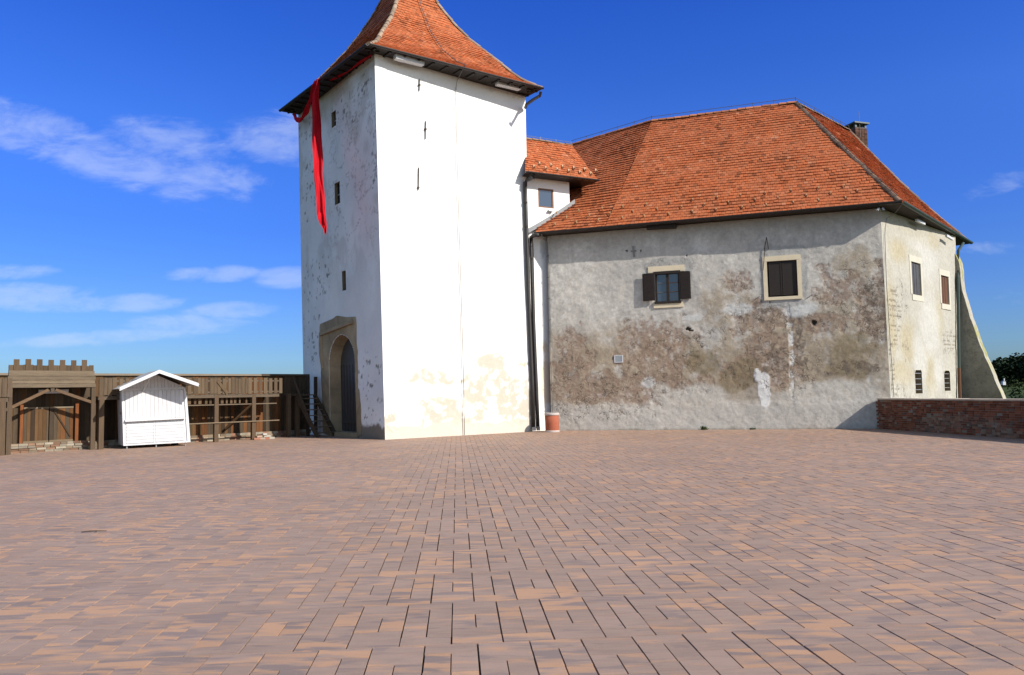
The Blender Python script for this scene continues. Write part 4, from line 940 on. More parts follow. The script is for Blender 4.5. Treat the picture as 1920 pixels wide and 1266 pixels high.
mb = MB(); q = WA.P(*WA.uz(1006, 385), .06); mb.beam(q-V(0, 0, .15), q+V(0, 0, .13), .2, .12); part('meter_box', mb, MT['white'], ann)
mb = MB(); q = WA.P(*WA.uz(1031, 396), .1); mb.beam(q-ad*.12, q+ad*.12, .15, .08); part('wall_lamp', mb, MT['zinc'], ann)
AE0, AE1, AR1, AR0 = at_z(984, 322, 12.0), at_z(1121, 338, 12.0), at_z(1071, 273, 14.2), at_z(984, 260, 14.2)
mb = MB(); tiled(mb, line(AE0, AR0), line(AE1, AR1), 16, AE1-AE0, seed=51); ar = part('roof', mb, MT['tile'], ann, loc=AE0)
mb = MB(); mb.add([AE0+dn, AE1+dn, AR1+dn, AR0+dn], [(0, 1, 2, 3)]); bk = AR0-an*2.2-V(0, 0, 2.2); bk1 = AR1-an*2.2-V(0, 0, 2.2); mb.add([AR0+dn, AR1+dn, bk1, bk], [(0, 1, 2, 3)]); mb.add([AE0+sz, AE1+sz, bk1, bk], [(0, 1, 2, 3)])
part('soffit', mb, MT['darkwood'], ar)
mb = MB(); caps(mb, AR0, AR1, .10, .36, seed=9); part('ridge_tiles', mb, MT['ridge'], ar)
ea = unit(AE1-AE0); sa = unit(AR0-AE0); na = np.cross(ea, sa); na = na if na[2] > 0 else -na
ghook = simple('pale_hook', (.40, .26, .15), .6, 6, .2, 30, 0); first = None
for row, v in ((0, .45), (1, .75)):
    for k in range(6):
        P = AE0+ea*(.45+k*.62+row*.3)+sa*v
        if first is None: h = MB(); h.beam(P-sa*.16+na*.06, P+sa*.12+na*.06, .07, .03, up=na); h.beam(P-sa*.16+na*.03, P-sa*.16+na*.18, .07, .03, up=sa); first = part('snow_guard', h, ghook, ar, loc=P)
        else: copy_part(first, ar, P)
mb = MB(); gutter(mb, AE0+an*.07, AE1+an*.07, .085); part('gutter', mb, MT['metal'], ann)
mb = MB(); wire_over(mb, [AR0, AR1], .16, .8, .012); part('ridge_wire', mb, MT['zinc'], ar)
# lead flashing where the big roof meets the white wall
mb = MB(); fl = []
for k in range(40):
    q = k/39*.75; a_ = E0+(RV-E0)*q; b_ = EJ+(RB-EJ)*q; da = np.dot(a_-AX0, an)-.03; db = np.dot(b_-AX0, an)-.03
    a_ = a_-(b_-a_)*.5; da = np.dot(a_-AX0, an)-.03
    if da*db < 0:
        P = a_+(b_-a_)*(da/(da-db))
        if np.dot(P-AX0, ad) < 2.9: fl.append(P)
if len(fl) > 2:
    up_ = V(0, 0, .20); vs = []
    for P in fl: vs += [P+V(0, 0, -.02)+an*.02, P+up_+an*.02, P+up_-an*.02, P+an*.22+V(0, 0, -.02)]
    mb.add(vs, [(4*k+a, 4*k+a+1, 4*k+a+5, 4*k+a+4) for k in range(len(fl)-1) for a in (0, 1)]+[(4*k+3, 4*k, 4*k+4, 4*k+7) for k in range(len(fl)-1)])
    part('lead_flashing', mb, MT['flash'], ann)
# ---- rain pipes down the corner
pg = 'rain pipes in the corner between tower and palace'
def hp(x, y, D): return at_d(x, y, D)
p1 = thing('rain_pipe', 'taller dark rain pipe starting at the upper gutter beside the tower edge', 'pipe', hp(1001, 808, 33.9)*V(1, 1, 0), pg)
mb = MB(); mb.tube([hp(1002, 326, 34.0), hp(1001, 332, 34.0), hp(988, 337, 34.35), hp(984.5, 342, 34.4), hp(986, 400, 34.4), hp(991, 560, 34.35), hp(998, 720, 34.3), hp(1000.5, 804, 34.2)], .098, 10); part('pipe', mb, MT['metal'], p1, smooth=True)
mb = MB(); mb.tube([hp(1001.2, 801, 34.1), hp(1001.5, 807.5, 34.1)], .095, 10); part('pipe_shoe', mb, MT['zinc'], p1)
mb = MB()
for y in (380, 425, 530, 600, 660, 745): x = np.interp(y, [342, 400, 560, 720, 800], [984.5, 986, 991, 998, 1000.5]); mb = MB(); a = hp(x, y, 34.35); mb.tube([a-V(0, 0, .025), a+V(0, 0, .025)], .10, 10); part('pipe_bracket', mb, MT['iron'], p1)
p2 = thing('rain_pipe', 'shorter dark rain pipe starting at the lower gutter beside the grey wall', 'pipe', hp(1009, 808, 34.0)*V(1, 1, 0), pg)
mb = MB(); mb.tube([hp(1010, 441, 34.1), hp(1002, 441, 34.2), hp(996, 445, 34.5), hp(996.5, 460, 34.55), hp(1000, 600, 34.5), hp(1006, 740, 34.45), hp(1008.5, 803, 34.4)], .095, 10); part('pipe', mb, MT['metal'], p2, smooth=True)
mb = MB(); mb.tube([hp(1009.3, 800, 34.3), hp(1009.6, 807, 34.3)], .09, 10); part('pipe_shoe', mb, MT['zinc'], p2)
mb = MB()
for y in (485, 540, 610, 680, 760): x = np.interp(y, [460, 600, 740, 800], [996.5, 1000, 1006, 1008.5]); mb = MB(); a = hp(x, y, 34.5); mb.tube([a-V(0, 0, .025), a+V(0, 0, .025)], .09, 10); part('pipe_bracket', mb, MT['iron'], p2)
# ================================================================== LITTER BIN
BP = at_z(1035.5, 810, 0); B_ = thing('litter_bin', 'round terracotta coloured litter bin with pale concrete rims at the foot of the wall', 'litter bin', BP)
mb = MB(); mb.lathe(BP, [(0, .04), (.30, .04), (.305, .08), (.31, .4), (.305, .76), (.28, .76), (.27, .3), (0, .3)], 32); part('body', mb, MT['bin'], B_, smooth=True)
mb = MB(); mb.lathe(BP, [(.25, .745), (.325, .745), (.335, .77), (.335, .83), (.32, .85), (.25, .85), (.25, .745)], 32); part('rim', mb, MT['binrim'], B_)
mb = MB(); mb.lathe(BP, [(0, .0), (.33, .0), (.335, .05), (.31, .075), (0, .075)], 32); part('base_ring', mb, MT['binrim'], B_)
# ================================================================== BRICK PARAPET
bw = thing('brick_wall', 'low old red brick wall with pale coping running toward the viewer on the right', 'wall', WB0)
Fb = Frame(WB0, WBd, unit(V(.99, .135, 0)))                         # y = away from the court
rgb = np.random.default_rng(12); mb = MB(); BH = 1.20; c_h = .078; L = 17.
for k in range(int(BH/c_h)):
    x = -.25-(k % 2)*.13
    while x < L:
        ln = .25 if rgb.random() < .7 else .125
        z0 = k*c_h; zr = z0/BH; tt = rgb.uniform(.55, 1.35)
        eff = float(fbm(np.array(x*.7), np.array(z0*2.2), 7, 4)); wmask = sst(np.array(eff+(.40-zr)*.5), .54, .70)*rgb.uniform(.2, 1)
        c_ = V(.150, .058, .036)*tt; c_ = c_*(1-.75*wmask)+V(.22, .195, .165)*.75*wmask*rgb.uniform(.5, 1.2)
        if rgb.random() < .08: c_ = V(.10, .07, .06)
        if rgb.random() < .03: c_ = V(.20, .12, .08)
        pr_ = rgb.uniform(-.014, .010) - (rgb.random() < .05)*.03
        tz = rgb.uniform(-.004, .004)
        mb.box(Fb, x+.006, x+ln-.006, -.012+ -pr_, .3, z0+.006+tz, z0+c_h-.006+tz, c_); x += ln
part('brickwork', mb, MT['brick'], bw)
mb = MB(); mb.box(Fb, -.25, L, .004, .45, -.1, BH-.005); part('mortar_core', mb, MT['mortar'], bw)
mb = MB(); x = -.27
while x < L: ln = rgb.uniform(.5, .9); mb.box(Fb, x+.003, x+ln-.003, -.04+rgb.uniform(-.01, .01), .48, BH-.008, BH+.045+rgb.uniform(-.006, .006), V(1, 1, 1)*rgb.uniform(.85, 1.1)); x += ln
part('coping', mb, MT['coping'], bw)
# ================================================================== TIMBER FENCE with wall-walk
Ff = Frame(F0, fd, fo)
fence = thing('timber_palisade', 'weathered timber plank palisade with a raised walkway on posts beside the tower', 'fence', F0)
def fx(px, b, z=1.2):
    """distance along the fence for a pixel column, at height z and distance b in front"""
    d = ray(px, 752); P0 = F0+fo*b; t = np.linalg.solve(np.array([[fd[0], -d[0]], [fd[1], -d[1]]]), CAM[:2]-P0[:2]); return t[0]
def fzv(px, py, b):
    P = hitp(px, py, F0+fo*b, fo); return P[2]
HB = 2.84; A_END = fx(577, 0); mb = MB(); x = fx(-60, 0); rgf = np.random.default_rng(21)
WC = [V(.8, .78, .72), V(1.05, .78, .5), V(.6, .6, .58), V(1.4, .8, .42), V(.45, .4, .35)]
while x < A_END:
    wd = rgf.uniform(.12, .17); t = WC[int(rgf.choice(5, p=[.36, .22, .17, .13, .12]))]*rgf.uniform(.75, 1.2)
    mb.box(Ff, x, x+wd-.006, -.03+rgf.uniform(-.006, .006), .0, .25, HB-.06, t); x += wd
part('plank_wall', mb, MT['wood'], fence)
mb = MB(); mb.box(Ff, fx(-60, 0), fx(489, 0), -.08, .08, HB-.06, HB+.02, V(1.7, 1.7, 1.7)); part('top_rail', mb, MT['wood_h'], fence); mb = MB(); mb.box(Ff, fx(489, 0)+.005, A_END+.05, -.10, .10, HB-.06, HB+.03, V(.6, .55, .5)); part('top_rail', mb, MT['wood_h'], fence)  # right length tinted darker: the tower's cast shadow is put into its colour
# stone and brick footing
mb = MB(); x = fx(-60, 0)
while x < A_END:
    for k in range(3):
        wd = rgf.uniform(.18, .34); b1 = .16+rgf.uniform(0, .08)-(.05 if k == 2 else 0)
        col = [V(.26, .20, .14), V(.22, .12, .08), V(.30, .27, .21)][int(rgf.integers(0, 3))]*rgf.uniform(.5, 1.1)
        mb.box(Ff, x+k*.05, x+k*.05+.24, -.05, b1, k*.095-.02, k*.095+.08, col)
    x += .245
part('stone_footing', mb, MT['brick'], fence)
postsrc = None
for px in (5, 190, 250, 330, 405, 475, 541, 557):
    bb = 1.2 if px < 500 else .7; xx = fx(px, bb); P = Ff.pt(xx, bb, 0)
    if postsrc is None:
        pmb = MB(); pmb.box(Frame(P, fd, fo), -.085, .085, -.075, .075, -.02, 1.96, V(1.15, 1.05, .95)); postsrc = part('post', pmb, MT['wood'], fence, loc=P)
    else: copy_part(postsrc, fence, P)
a0 = fx(-60, 1.2); aG0 = fx(12, 1.0); aG1 = fx(180, 1.0); a1 = fx(522, 1.2)
mb = MB(); x = aG1-.1
for (s0, s1) in ((a0, aG0), (aG1, a1)):
    y = s0
    while y < s1: mb.box(Ff, y, min(y+.19, s1), .06, 1.27, 1.93, 1.965, V(1, 1, 1)*rgf.uniform(.7, 1.1)); y += .2
part('walkway_deck', mb, MT['wood_h'], fence)
mb = MB()
for (s0, s1) in ((a0, aG0), (aG1, a1)):
    mb = MB(); mb.box(Ff, s0, s1, 1.13, 1.27, 1.83, 1.925, V(.9, .85, .8)); part('walkway_beam', mb, MT['wood_h'], fence)
    mb = MB(); mb.box(Ff, s0, s1, .10, .2, 1.83, 1.925, V(.6, .55, .5)); part('walkway_beam', mb, MT['wood_h'], fence)
# parapet boards of the walkway
zp0, zp1 = 1.99, 2.64; mb = MB(); x = aG1+.02; gaps = 0
while x < a1:
    px_right = x > fx(462, 1.2); wd = rgf.uniform(.12, .16); gap = .09 if px_right else (.012 if rgf.random() < .8 else .09)
    mb.box(Ff, x, x+wd, 1.275, 1.30, zp0+rgf.uniform(-.02, .02), zp1+rgf.uniform(-.02, .02), V(1.25, 1.2, 1.1)*rgf.uniform(.8, 1.2)); x += wd+gap
part('parapet_boards', mb, MT['wood'], fence); mb = MB(); x = a0
while x < aG0: mb.box(Ff, x, x+.14, 1.275, 1.30, zp0, zp1, V(1.1, 1.05, 1)*rgf.uniform(.8, 1.2)); x += .155
part('parapet_boards', mb, MT['wood'], fence)
mb = MB()
for (s0, s1) in ((a0, aG0), (aG1, a1)):
    for zq in (zp0+.04, zp1-.14): mb = MB(); mb.box(Ff, s0, s1, 1.21, 1.272, zq, zq+.06, V(1, 1, 1)); part('parapet_rail', mb, MT['wood_h'], fence)
mb = MB(); q0 = Ff.pt(fx(408, 1.31), 1.32, 2.52); q1 = Ff.pt(fx(426, 1.31), 1.32, 2.0); mb.beam(q0, q1, .12, .03, up=fo, tint=V(1.3, 1.2, 1)); part('loose_board', mb, MT['wood'], fence)
# short pickets and shelf under the deck
mb = MB(); x = fx(352, 1.1)
while x < fx(470, 1.1): mb = MB(); mb.box(Ff, x, x+rgf.uniform(.06, .14), 1.06, 1.09, 1.58, 1.83, V(1.2, 1.1, .95)*rgf.uniform(.7, 1.2)); part('short_picket', mb, MT['wood'], fence); x += rgf.uniform(.16, .30)
mb = MB(); mb.box(Ff, fx(350, 1.2), fx(518, 1.2), .95, 1.24, 1.52, 1.56, V(1.2, 1.15, 1.1)); part('shelf', mb, MT['wood_h'], fence)
mb = MB(); mb.box(Ff, fx(350, 1.2), fx(521, 1.2), 1.28, 1.34, .78, .82, V(1.5, 1.4, 1.25)); part('lower_rail', mb, MT['wood_h'], fence)
mb = MB(); mb.beam(Ff.pt(fx(455, .3), .6, 1.85), Ff.pt(fx(462, .3), 1.15, .9), .12, .10, tint=V(.8, .7, .6)); part('brace', mb, MT['wood'], fence); mb = MB(); mb.beam(Ff.pt(fx(475, 1.2)-.1, 1.2, 1.5), Ff.pt(fx(475, 1.2)-.75, .2, .5), .10, .08, tint=V(.9, .7, .5)); part('brace', mb, MT['wood'], fence)
# bricks and rubble lying by the third post
for k, (px, dz_, w_, col) in enumerate(((482, 0, .28, (.52, .24, .16)), (489, 0, .30, (.55, .42, .33)), (497, 0, .30, (.48, .20, .13)), (506, 0, .32, (.55, .50, .42)), (486, .09, .26, (.58, .40, .30)), (500, .09, .3, (.60, .56, .48)), (495, .18, .2, (.66, .62, .55)))):
    xx = fx(px, 1.35); P = Ff.pt(xx, 1.38+rgf.uniform(-.05, .05), dz_); rz = rgf.uniform(-.3, .3)
    Fk = Frame(P, fd*math.cos(rz)+fo*math.sin(rz), fo*math.cos(rz)-fd*math.sin(rz)); mb = MB(); mb.box(Fk, -w_/2, w_/2, -.08, .08, .0, .085, V(*col)*.6)
    ob = part('loose_brick', mb, MT['brick'], None, loc=P)
    bm_ = ob.modifiers.new('bevel', 'BEVEL'); bm_.width = .012
    tag(ob, ['reddish loose brick on the ground, leftmost of the rubble by the post', 'tan loose brick on the ground, second from the left in the rubble', 'red loose brick on the ground in the middle of the rubble', 'pale loose stone on the ground, rightmost of the rubble', 'orange tan brick lying on top of the left end of the rubble', 'pale stone lying on top of the right end of the rubble', 'small whitish stone topping the rubble pile by the post'][k], 'brick', 'loose bricks and stones by the fence post')
# ================================================================== TIMBER GATE PORTAL
gt = thing('timber_gate', 'mock castle gateway of grey boards with battlements and double plank doors', 'gate', Ff.pt(fx(96, .6), .6, 0))
GB = 1.0; gx = lambda px, b=GB: fx(px, b); gz = lambda py, b=GB, px=96: fzv(px, py, b)
xl, xr = gx(17.5), gx(174.5); z_top = gz(697); z_bot = gz(727)
for xx in (xl, xr): mb = MB(); mb.box(Ff, xx-.075, xx+.075, GB-.07, GB+.07, -.02, z_bot+.02, V(1.05, 1, .95)); part('post', mb, MT['wood'], gt)
mb = MB(); n4 = [gz(695), gz(705.5), gz(713), gz(719.5), gz(727)]; ext = [(gx(14), gx(175)), (gx(12), gx(177)), (gx(14), gx(176)), (gx(13), gx(177.5))]
for k in range(4): mb.box(Ff, ext[k][0], ext[k][1], GB+.03+(.02 if k in (1, 3) else 0), GB+.08+(.02 if k in (1, 3) else 0), n4[k+1]+.006, n4[k]-.006, V(1.2, 1.15, 1.05)*[1, .9, 1.1, .95][k])
part('fascia_boards', mb, MT['wood_h'], gt)
mb = MB(); x = gx(14)
while x < gx(171): mb.box(Ff, x, x+.145, GB+.00, GB+.028, z_top-.15, gz(685)+rgf.uniform(-.015, .015), V(1.1, 1.05, .95)*rgf.uniform(.7, 1.1)); x += .15
part('board_crest', mb, MT['wood'], gt)
for px in (28.5, 50.5, 72, 93.5, 115, 136, 156):
    xx = gx(px); mb = MB(); mb.box(Ff, xx-.085, xx+.085, GB+.03, GB+.055, z_top+.005, gz(674.5)+rgf.uniform(-.02, .01), V(1.15, 1.05, .9)*rgf.uniform(.85, 1.1)); part('merlon', mb, MT['wood'], gt)
mb = MB()
mb.beam(Ff.pt(gx(22), GB, gz(762)), Ff.pt(gx(90), GB, gz(731)), .10, .10, tint=V(1.1, .85, .65)); part('brace', mb, MT['wood_h'], gt); mb = MB(); mb.beam(Ff.pt(gx(172), GB, gz(756)), Ff.pt(gx(103), GB, gz(731)), .10, .10, tint=V(1.0, .8, .65)); part('brace', mb, MT['wood_h'], gt)
mb = MB(); mb.box(Ff, gx(94), gx(101), GB-.05, GB+.05, gz(735), gz(727)); part('king_post', mb, MT['wood'], gt)
mb = MB(); mb.box(Ff, gx(13), gx(178), .04, GB, z_bot+.0, z_bot+.05, V(.6, .55, .5)); part('canopy_deck', mb, MT['wood_h'], gt)
mb = MB(); zz0 = fzv(90, 738, .3); mb.box(Ff, fx(72, .3), fx(128, .3), .28, .30, zz0, zz0+.14); part('white_board', mb, MT['white'], gt)
for (p0, p1) in ((45, 92.3), (94, 138)):
    mb = MB(); x = fx(p0, .1); e_ = fx(p1, .1)
    while x < e_-.02: wd = min(rgf.uniform(.11, .15), e_-x); mb.box(Ff, x, x+wd-.006, .06, .09+rgf.uniform(0, .006), fzv(92, 831, .1), fzv(92, 763, .1), WC[int(rgf.choice(5, p=[.3, .3, .1, .25, .05]))]*rgf.uniform(.9, 1.3)); x += wd
    lf = part('door_leaf', mb, MT['wood'], gt); mb = MB()
    zb_ = fzv(92, 830, .1); mb.box(Ff, fx(p0, .1), e_, .098, .115, zb_, zb_+.09, V(1.3, 1.2, 1)); part('door_rail', mb, MT['wood_h'], lf); mb = MB(); mb.box(Ff, fx(p0, .1), e_, .098, .115, fzv(92, 766, .1), fzv(92, 763, .1), V(1.5, 1.5, 1.4)); part('door_rail', mb, MT['wood_h'], lf)
mb = MB(); zb_ = fzv(92, 831, .1)
for p0, p1 in ((37.5, 43.5), (141, 147.5)): mb = MB(); mb.box(Ff, fx(p0, .1), fx(p1, .1), .05, .17, zb_, fzv(92, 757, .1), V(2.1, 1.0, .5)); part('door_jamb', mb, MT['wood'], gt)
mb = MB(); mb.beam(Ff.pt(fx(102, .1), .12, fzv(102, 770, .1)), Ff.pt(fx(133, .1), .12, fzv(133, 818, .1)), .05, .02, up=fo, tint=V(.6, .5, .4)); part('door_brace', mb, MT['wood'], gt)
mb = MB()
for k in range(4):
    x = fx(22, .5)
    while x < fx(163, .5):
        wd = rgf.uniform(.2, .34); mb.box(Ff, x, x+wd-.015, .0, .42+rgf.uniform(0, .06)-(.0 if k < 3 else .05), k*.082, k*.082+.075, [V(.26, .20, .14), V(.24, .14, .09), V(.30, .26, .20)][int(rgf.integers(0, 3))]*rgf.uniform(.5, 1.1)); x += wd
part('stone_sill', mb, MT['brick'], gt)
mb = MB(); mb.box(Ff, gx(4), gx(9), GB+.05, GB+.2, -.02, .9); part('side_post', mb, MT['wood'], gt)
mb = MB(); mb.box(Ff, gx(0), gx(14), GB+.07, GB+.12, 1.5, 1.62); part('side_rail', mb, MT['wood'], gt)
# ================================================================== STAIRCASE
st = thing('wooden_staircase', 'dark wooden stairs climbing to the walkway beside the arched doorway', 'stairs', Ff.pt(fx(590, 1.0), 1.0, 0))
sx0, sx1 = fx(566, 1.2), fx(600, 1.2)
def sp_(s_, t, dx=0): return Ff.pt(s_+dx, 2.3-1.35*t, 1.9*t)
for s_ in (sx0, sx1): mb = MB(); mb.beam(sp_(s_, 0, .14), sp_(s_, 1, -.14), .05, .22, tint=V(.7, .7, .7)); part('stringer', mb, MT['wood'], st)
for k in range(7):
    t = (k+.7)/7.4; mb = MB(); p = sp_(sx0, t, .14-.28*t); q = sp_(sx1, t, .14-.28*t); mb.beam(p, q, .22, .045, tint=V(.9, .9, .9)); part('tread', mb, MT['wood_h'], st)
mb = MB(); mb.box(Ff, sx0-.25, sx1-.1, .1, 1.05, 1.86, 1.91, V(.7, .7, .7)); part('landing', mb, MT['wood_h'], st)
for px, zt_ in ((591.5, 2.72), (577, 2.75)): xx = fx(px, .9); mb = MB(); mb.box(Ff, xx-.06, xx+.06, .86, .98, 0, zt_, V(.5, .5, .5)); part('newel_post', mb, MT['wood'], st)
mb = MB(); mb.beam(Ff.pt(fx(549, .9), .9, 2.72), Ff.pt(fx(570, 1.5), 1.7, 1.15), .06, .08, tint=V(.7, .7, .7)); part('handrail', mb, MT['wood'], st)
# ================================================================== KIOSK
KO = at_z(232, 842, 0); kx = unit(V(.82, .57, 0)); ko = unit(V(.57, -.82, 0)); Fk = Frame(KO, kx, ko)
kiosk = thing('market_kiosk', 'small white painted wooden market hut with a gabled roof and its hatch closed', 'kiosk', KO)
def kp(px, py, off=0.): Q = hitp(px, py, KO+ko*off, ko); return Q
def kc(px, py, off=0.): Q = kp(px, py, off); return np.dot(Q-KO, kx), Q[2]
c_bl, c_br, c_tl, c_tr, c_ap = kc(231, 836), kc(353.5, 829), kc(228, 728), kc(346, 727), kc(292, 702)
KD = 1.25
def kq(a, z, b=0): return KO+kx*a+ko*b+V(0, 0, z)
# boarded walls: front built of boards, side and back plain
def lean(t, side):                                                  # left/right edge at height fraction
    return (c_bl[0]+(c_tl[0]-c_bl[0])*t) if side == 0 else (c_br[0]+(c_tr[0]-c_br[0])*t)
zb0, zt0 = (c_bl[1]+c_br[1])/2, (c_tl[1]+c_tr[1])/2; mb = MB(); nb_ = 18
for i in range(nb_):
    s0, s1 = i/nb_+.0015, (i+1)/nb_-.0015
    def pt(s_, t):
        a_b = c_bl[0]+(c_br[0]-c_bl[0])*s_; z_b = c_bl[1]+(c_br[1]-c_bl[1])*s_; a_t = c_tl[0]+(c_tr[0]-c_tl[0])*s_; z_t = c_tl[1]+(c_tr[1]-c_tl[1])*s_+max(0, (1-abs(s_-.52)/.5))*(c_ap[1]-zt0)
        return a_b+(a_t-a_b)*t, z_b+(z_t-z_b)*t
    P4 = [pt(s0, 0), pt(s1, 0), pt(s1, 1), pt(s0, 1)]; sh = V(1, 1, 1)*rgf.uniform(.93, 1.03)
    mb.hexa([kq(a, z, -.03) for a, z in P4]+[kq(a, z, 0) for a, z in P4], sh)
# side walls with upright boards
for side in (0, 1):
    for k in range(9):
        b0, b1 = -.03-k*KD/9, -.03-(k+1)*KD/9+.012
        a_b, a_t = (c_bl[0], c_tl[0]) if side == 0 else (c_br[0], c_tr[0]); zb1, zt1 = (c_bl[1], c_tl[1]) if side == 0 else (c_br[1], c_tr[1]); th = .03 if side == 0 else -.03
        mb.hexa([kq(a_b, zb1, b0), kq(a_b+th, zb1, b0), kq(a_b+th, zb1, b1), kq(a_b, zb1, b1), kq(a_t, zt1, b0), kq(a_t+th, zt1, b0), kq(a_t+th, zt1, b1), kq(a_t, zt1, b1)], V(1, 1, 1)*rgf.uniform(.9, 1.02))
mb.hexa([kq(a, z, b) for b in (-KD-.03, -KD) for a, z in (c_bl, c_br, c_tr, c_tl)]); mb.hexa([kq(c_bl[0]+.02, c_bl[1], -.02), kq(c_br[0]-.02, c_br[1], -.02), kq(c_br[0]-.02, c_br[1], -KD), kq(c_bl[0]+.02, c_bl[1], -KD), kq(c_bl[0]+.02, c_bl[1]+.05, -.02), kq(c_br[0]-.02, c_br[1]+.05, -.02), kq(c_br[0]-.02, c_br[1]+.05, -KD), kq(c_bl[0]+.02, c_bl[1]+.05, -KD)])
part('walls', mb, MT['white'], kiosk)
def kquad(mb, pts, b0, b1, tint=1.): A = [kc(*p) for p in pts]; mb.hexa([kq(a, z, b) for b in (b0, b1) for a, z in A], V(1, 1, 1)*tint)
mb = MB()                                                          # hatch: frame + boards
x0, x1 = 235.5, 344.5
for i in range(14):
    s0, s1 = i/14, (i+1)/14-.004; L_ = lambda s_, yb: (x0+(x1-x0)*s_, yb)
    kquad(mb, [(x0+(x1-x0)*s0, 788-6*s0), (x0+(x1-x0)*s1, 788-6*s1), (x0+(x1-x0)*s1-1, 734-3*s1), (x0+(x1-x0)*s0-1, 734-3*s0)], .006, .028+rgf.uniform(0, .005), rgf.uniform(.88, 1.02))
hatch = part('serving_hatch', mb, MT['white'], kiosk)
mb = MB(); kquad(mb, [(233.5, 791), (346, 785), (346, 782.5), (233.5, 787.5)], .0, .16); part('counter_shelf', mb, MT['white'], kiosk)
for (p0, p1) in ((236.5, 288), (291, 345)):
    mb = MB()
    for k in range(6):
        t0, t1 = k/6, (k+1)/6-.012; ya, yb = 832-(p0-236)*.06, 795-(p0-236)*.05; ya2, yb2 = 832-(p1-236)*.06, 795-(p1-236)*.05
        kquad(mb, [(p0, ya+(yb-ya)*t0), (p1, ya2+(yb2-ya2)*t0), (p1, ya2+(yb2-ya2)*t1), (p0, ya+(yb-ya)*t1)], .006, .03, rgf.uniform(.93, 1.02))
    part('lower_panel', mb, MT['white'], kiosk)
mb = MB()                                                          # corner boards and sill
kquad(mb, [(231, 836), (234.5, 836), (231.5, 729), (227.5, 729)], .004, .045); kquad(mb, [(351, 829), (354.5, 829), (347.5, 727), (344.5, 727)], .004, .045); kquad(mb, [(234.5, 836), (351, 829.5), (351, 827), (234.5, 833)], .004, .04); kquad(mb, [(231.5, 733), (345, 729), (345, 725.5), (231.5, 729.5)], .034, .05); kquad(mb, [(288.5, 832), (290.5, 832), (290.5, 790), (288.5, 790)], .004, .035)
kquad(mb, [(353, 829), (357, 829), (350, 740), (348, 740)], -.1, .02)
part('trim_boards', mb, MT['white'], kiosk)
# roof slopes: white bargeboards and grey board slopes
OV = 1.0; ap = kc(298.5, 695.5, OV); el = kc(224, 728.5, OV); er = kc(372, 720.5, OV)
def rq(a, z, b): return kq(a, z, b)
for side, ed in ((0, el), (1, er)):
    mb = MB(); n_b = 7
    for k in range(2):
        a0_, z0_ = ap[0]+(ed[0]-ap[0])*k/2, ap[1]+(ed[1]-ap[1])*k/2; a1_, z1_ = ap[0]+(ed[0]-ap[0])*(k+1.06)/2, ap[1]+(ed[1]-ap[1])*(k+1.06)/2; dz_ = .018*(2-k)
        mb.hexa([rq(a0_, z0_-.02+dz_, OV), rq(a1_, z1_-.02+dz_, OV), rq(a1_, z1_-.02+dz_, -KD-.25), rq(a0_, z0_-.02+dz_, -KD-.25), rq(a0_, z0_+.0+dz_, OV), rq(a1_, z1_+.0+dz_, OV), rq(a1_, z1_+.0+dz_, -KD-.25), rq(a0_, z0_+.0+dz_, -KD-.25)], V(1, .96, .9)*(.72 if k == 0 else .8))
    part('roof_slope', mb, simple('roof_felt_%s' % ('a' if side else 'b'), (.50, .49, .47), .8, 3, .25, 25, .3, .01), kiosk)
    mb = MB(); dzz = .13
    mb.hexa([rq(ap[0], ap[1]-dzz+.04, OV+.002), rq(ed[0], ed[1]-dzz+.04, OV+.002), rq(ed[0], ed[1]-dzz+.04, OV+.04), rq(ap[0], ap[1]-dzz+.04, OV+.04), rq(ap[0], ap[1]+.04, OV+.002), rq(ed[0], ed[1]+.04, OV+.002), rq(ed[0], ed[1]+.04, OV+.04), rq(ap[0], ap[1]+.04, OV+.04)])
    part('bargeboard', mb, MT['white'], kiosk)
mb = MB(); mb.beam(kq(kc(283.5, 704, OV)[0], kc(283.5, 704, OV)[1], OV-.02), kq(kc(268, 733)[0], kc(268, 733)[1], .06), .03, .03); part('stay', mb, MT['white'], kiosk)
mb = MB(); mb.beam(kq(ap[0], ap[1]-.08, OV+.05), kq(ap[0], ap[1]+.06, OV+.05), .05, .04); part('ridge_bolt', mb, MT['iron'], kiosk)
for px, py in ((238, 836), (293, 833), (348, 830)):
    a, z = kc(px, py, -.05); mb = MB(); mb.tube([kq(a, z+.02, -.06), kq(a, .0, -.06)], .028, 8); part('leg', mb, MT['zinc'], kiosk)
for px in (226, 331):
    a = kc(px, 835)[0]; mb = MB(); c_ = kq(max(a, c_bl[0]+.18), .09, -.5); mb.tube([c_-ko*.05, c_+ko*.05], .09, 14); part('wheel', mb, MT['black'], kiosk)
mb = MB(); c_ = kc(226, 775); mb.box(Frame(kq(c_[0], c_[1], -.12), kx, ko), -.03, .02, -.02, .03, -.05, .05); part('latch', mb, MT['iron'], kiosk)
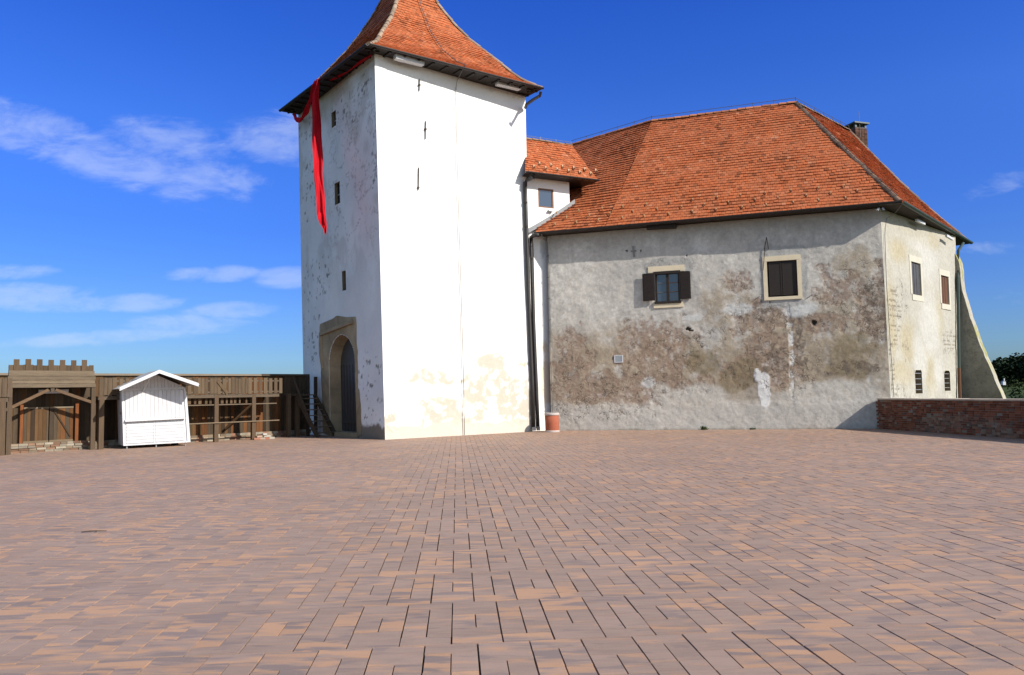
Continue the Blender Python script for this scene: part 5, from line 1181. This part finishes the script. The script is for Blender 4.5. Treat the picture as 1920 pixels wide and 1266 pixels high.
# ================================================================== SMALL THINGS
P = at_z(172, 999, 0); mb = MB(); mb.tube([P+V(-.14, 0, .012), P+V(-.05, .03, .016), P+V(.06, .02, .02), P+V(.17, .06, .012)], [.006, .008, .007, .004], 6); mb.tube([P+V(.02, .03, .02), P+V(.08, -.03, .015)], .004, 5)
tag(part('twig', mb, MT['bark'], None, loc=P), 'short dark twig lying on the paving in front of the white kiosk', 'twig')
for k, (px, py, hh, nl, lb) in enumerate(((1320, 807, .20, 60, 'larger green weed tuft at the foot of the grey wall, between the windows'), (1412, 806, .10, 30, 'tiny weed at the foot of the grey wall, right of the larger tuft'))):
    P = WG.P(*WG.uz(px, 804), .10); P[2] = 0; vs = []; fs = []; rgw = np.random.default_rng(k+60)
    for i in range(nl):
        a = rgw.uniform(0, 6.28); e_ = rgw.uniform(.2, 1.2); l_ = hh*rgw.uniform(.5, 1.1); d = V(math.cos(a)*math.cos(e_), math.sin(a)*math.cos(e_)*.5-.1, math.sin(e_)); s_ = unit(np.cross(d, V(.2, .5, .8)))*.02
        b0 = P+V(rgw.uniform(-.1, .1), rgw.uniform(-.04, .02), 0); vs += [b0-s_*.4, b0+d*l_*.6-s_, b0+d*l_, b0+d*l_*.6+s_, b0+s_*.4]; fs.append(tuple(range(5*i, 5*i+5)))
    mb = MB(); mb.add(vs, fs); tag(part('weed', mb, MT['leaf'], None, loc=P), lb, 'weed', 'weeds at the foot of the wall')
P = at_d(1881.5, 718, 170); mb = MB(); Fz = Frame(V(P[0], P[1], P[2]-.2), V(.5, 0, 0), V(0, .5, 0), V(0, 0, .5)); mb.box(Fz, -.75, .55, -.8, .8, -.6, .9); mb.box(Fz, .15, .5, -.3, .3, .9, 2.4)
mb.add([Fz.pt(-.75, -.8, .9), Fz.pt(.55, -.8, .9), Fz.pt(.55, .8, .9), Fz.pt(-.75, .8, .9), Fz.pt(-.1, -.8, 1.4), Fz.pt(-.1, .8, 1.4)], [(0, 1, 4), (2, 3, 5), (1, 2, 5, 4), (3, 0, 4, 5)], V(.5, .5, .5))
tag(part('white_shrine', mb, MT['white'], None, loc=Fz.O), 'tiny white structure far off on the slope below the dark wood', 'shrine')
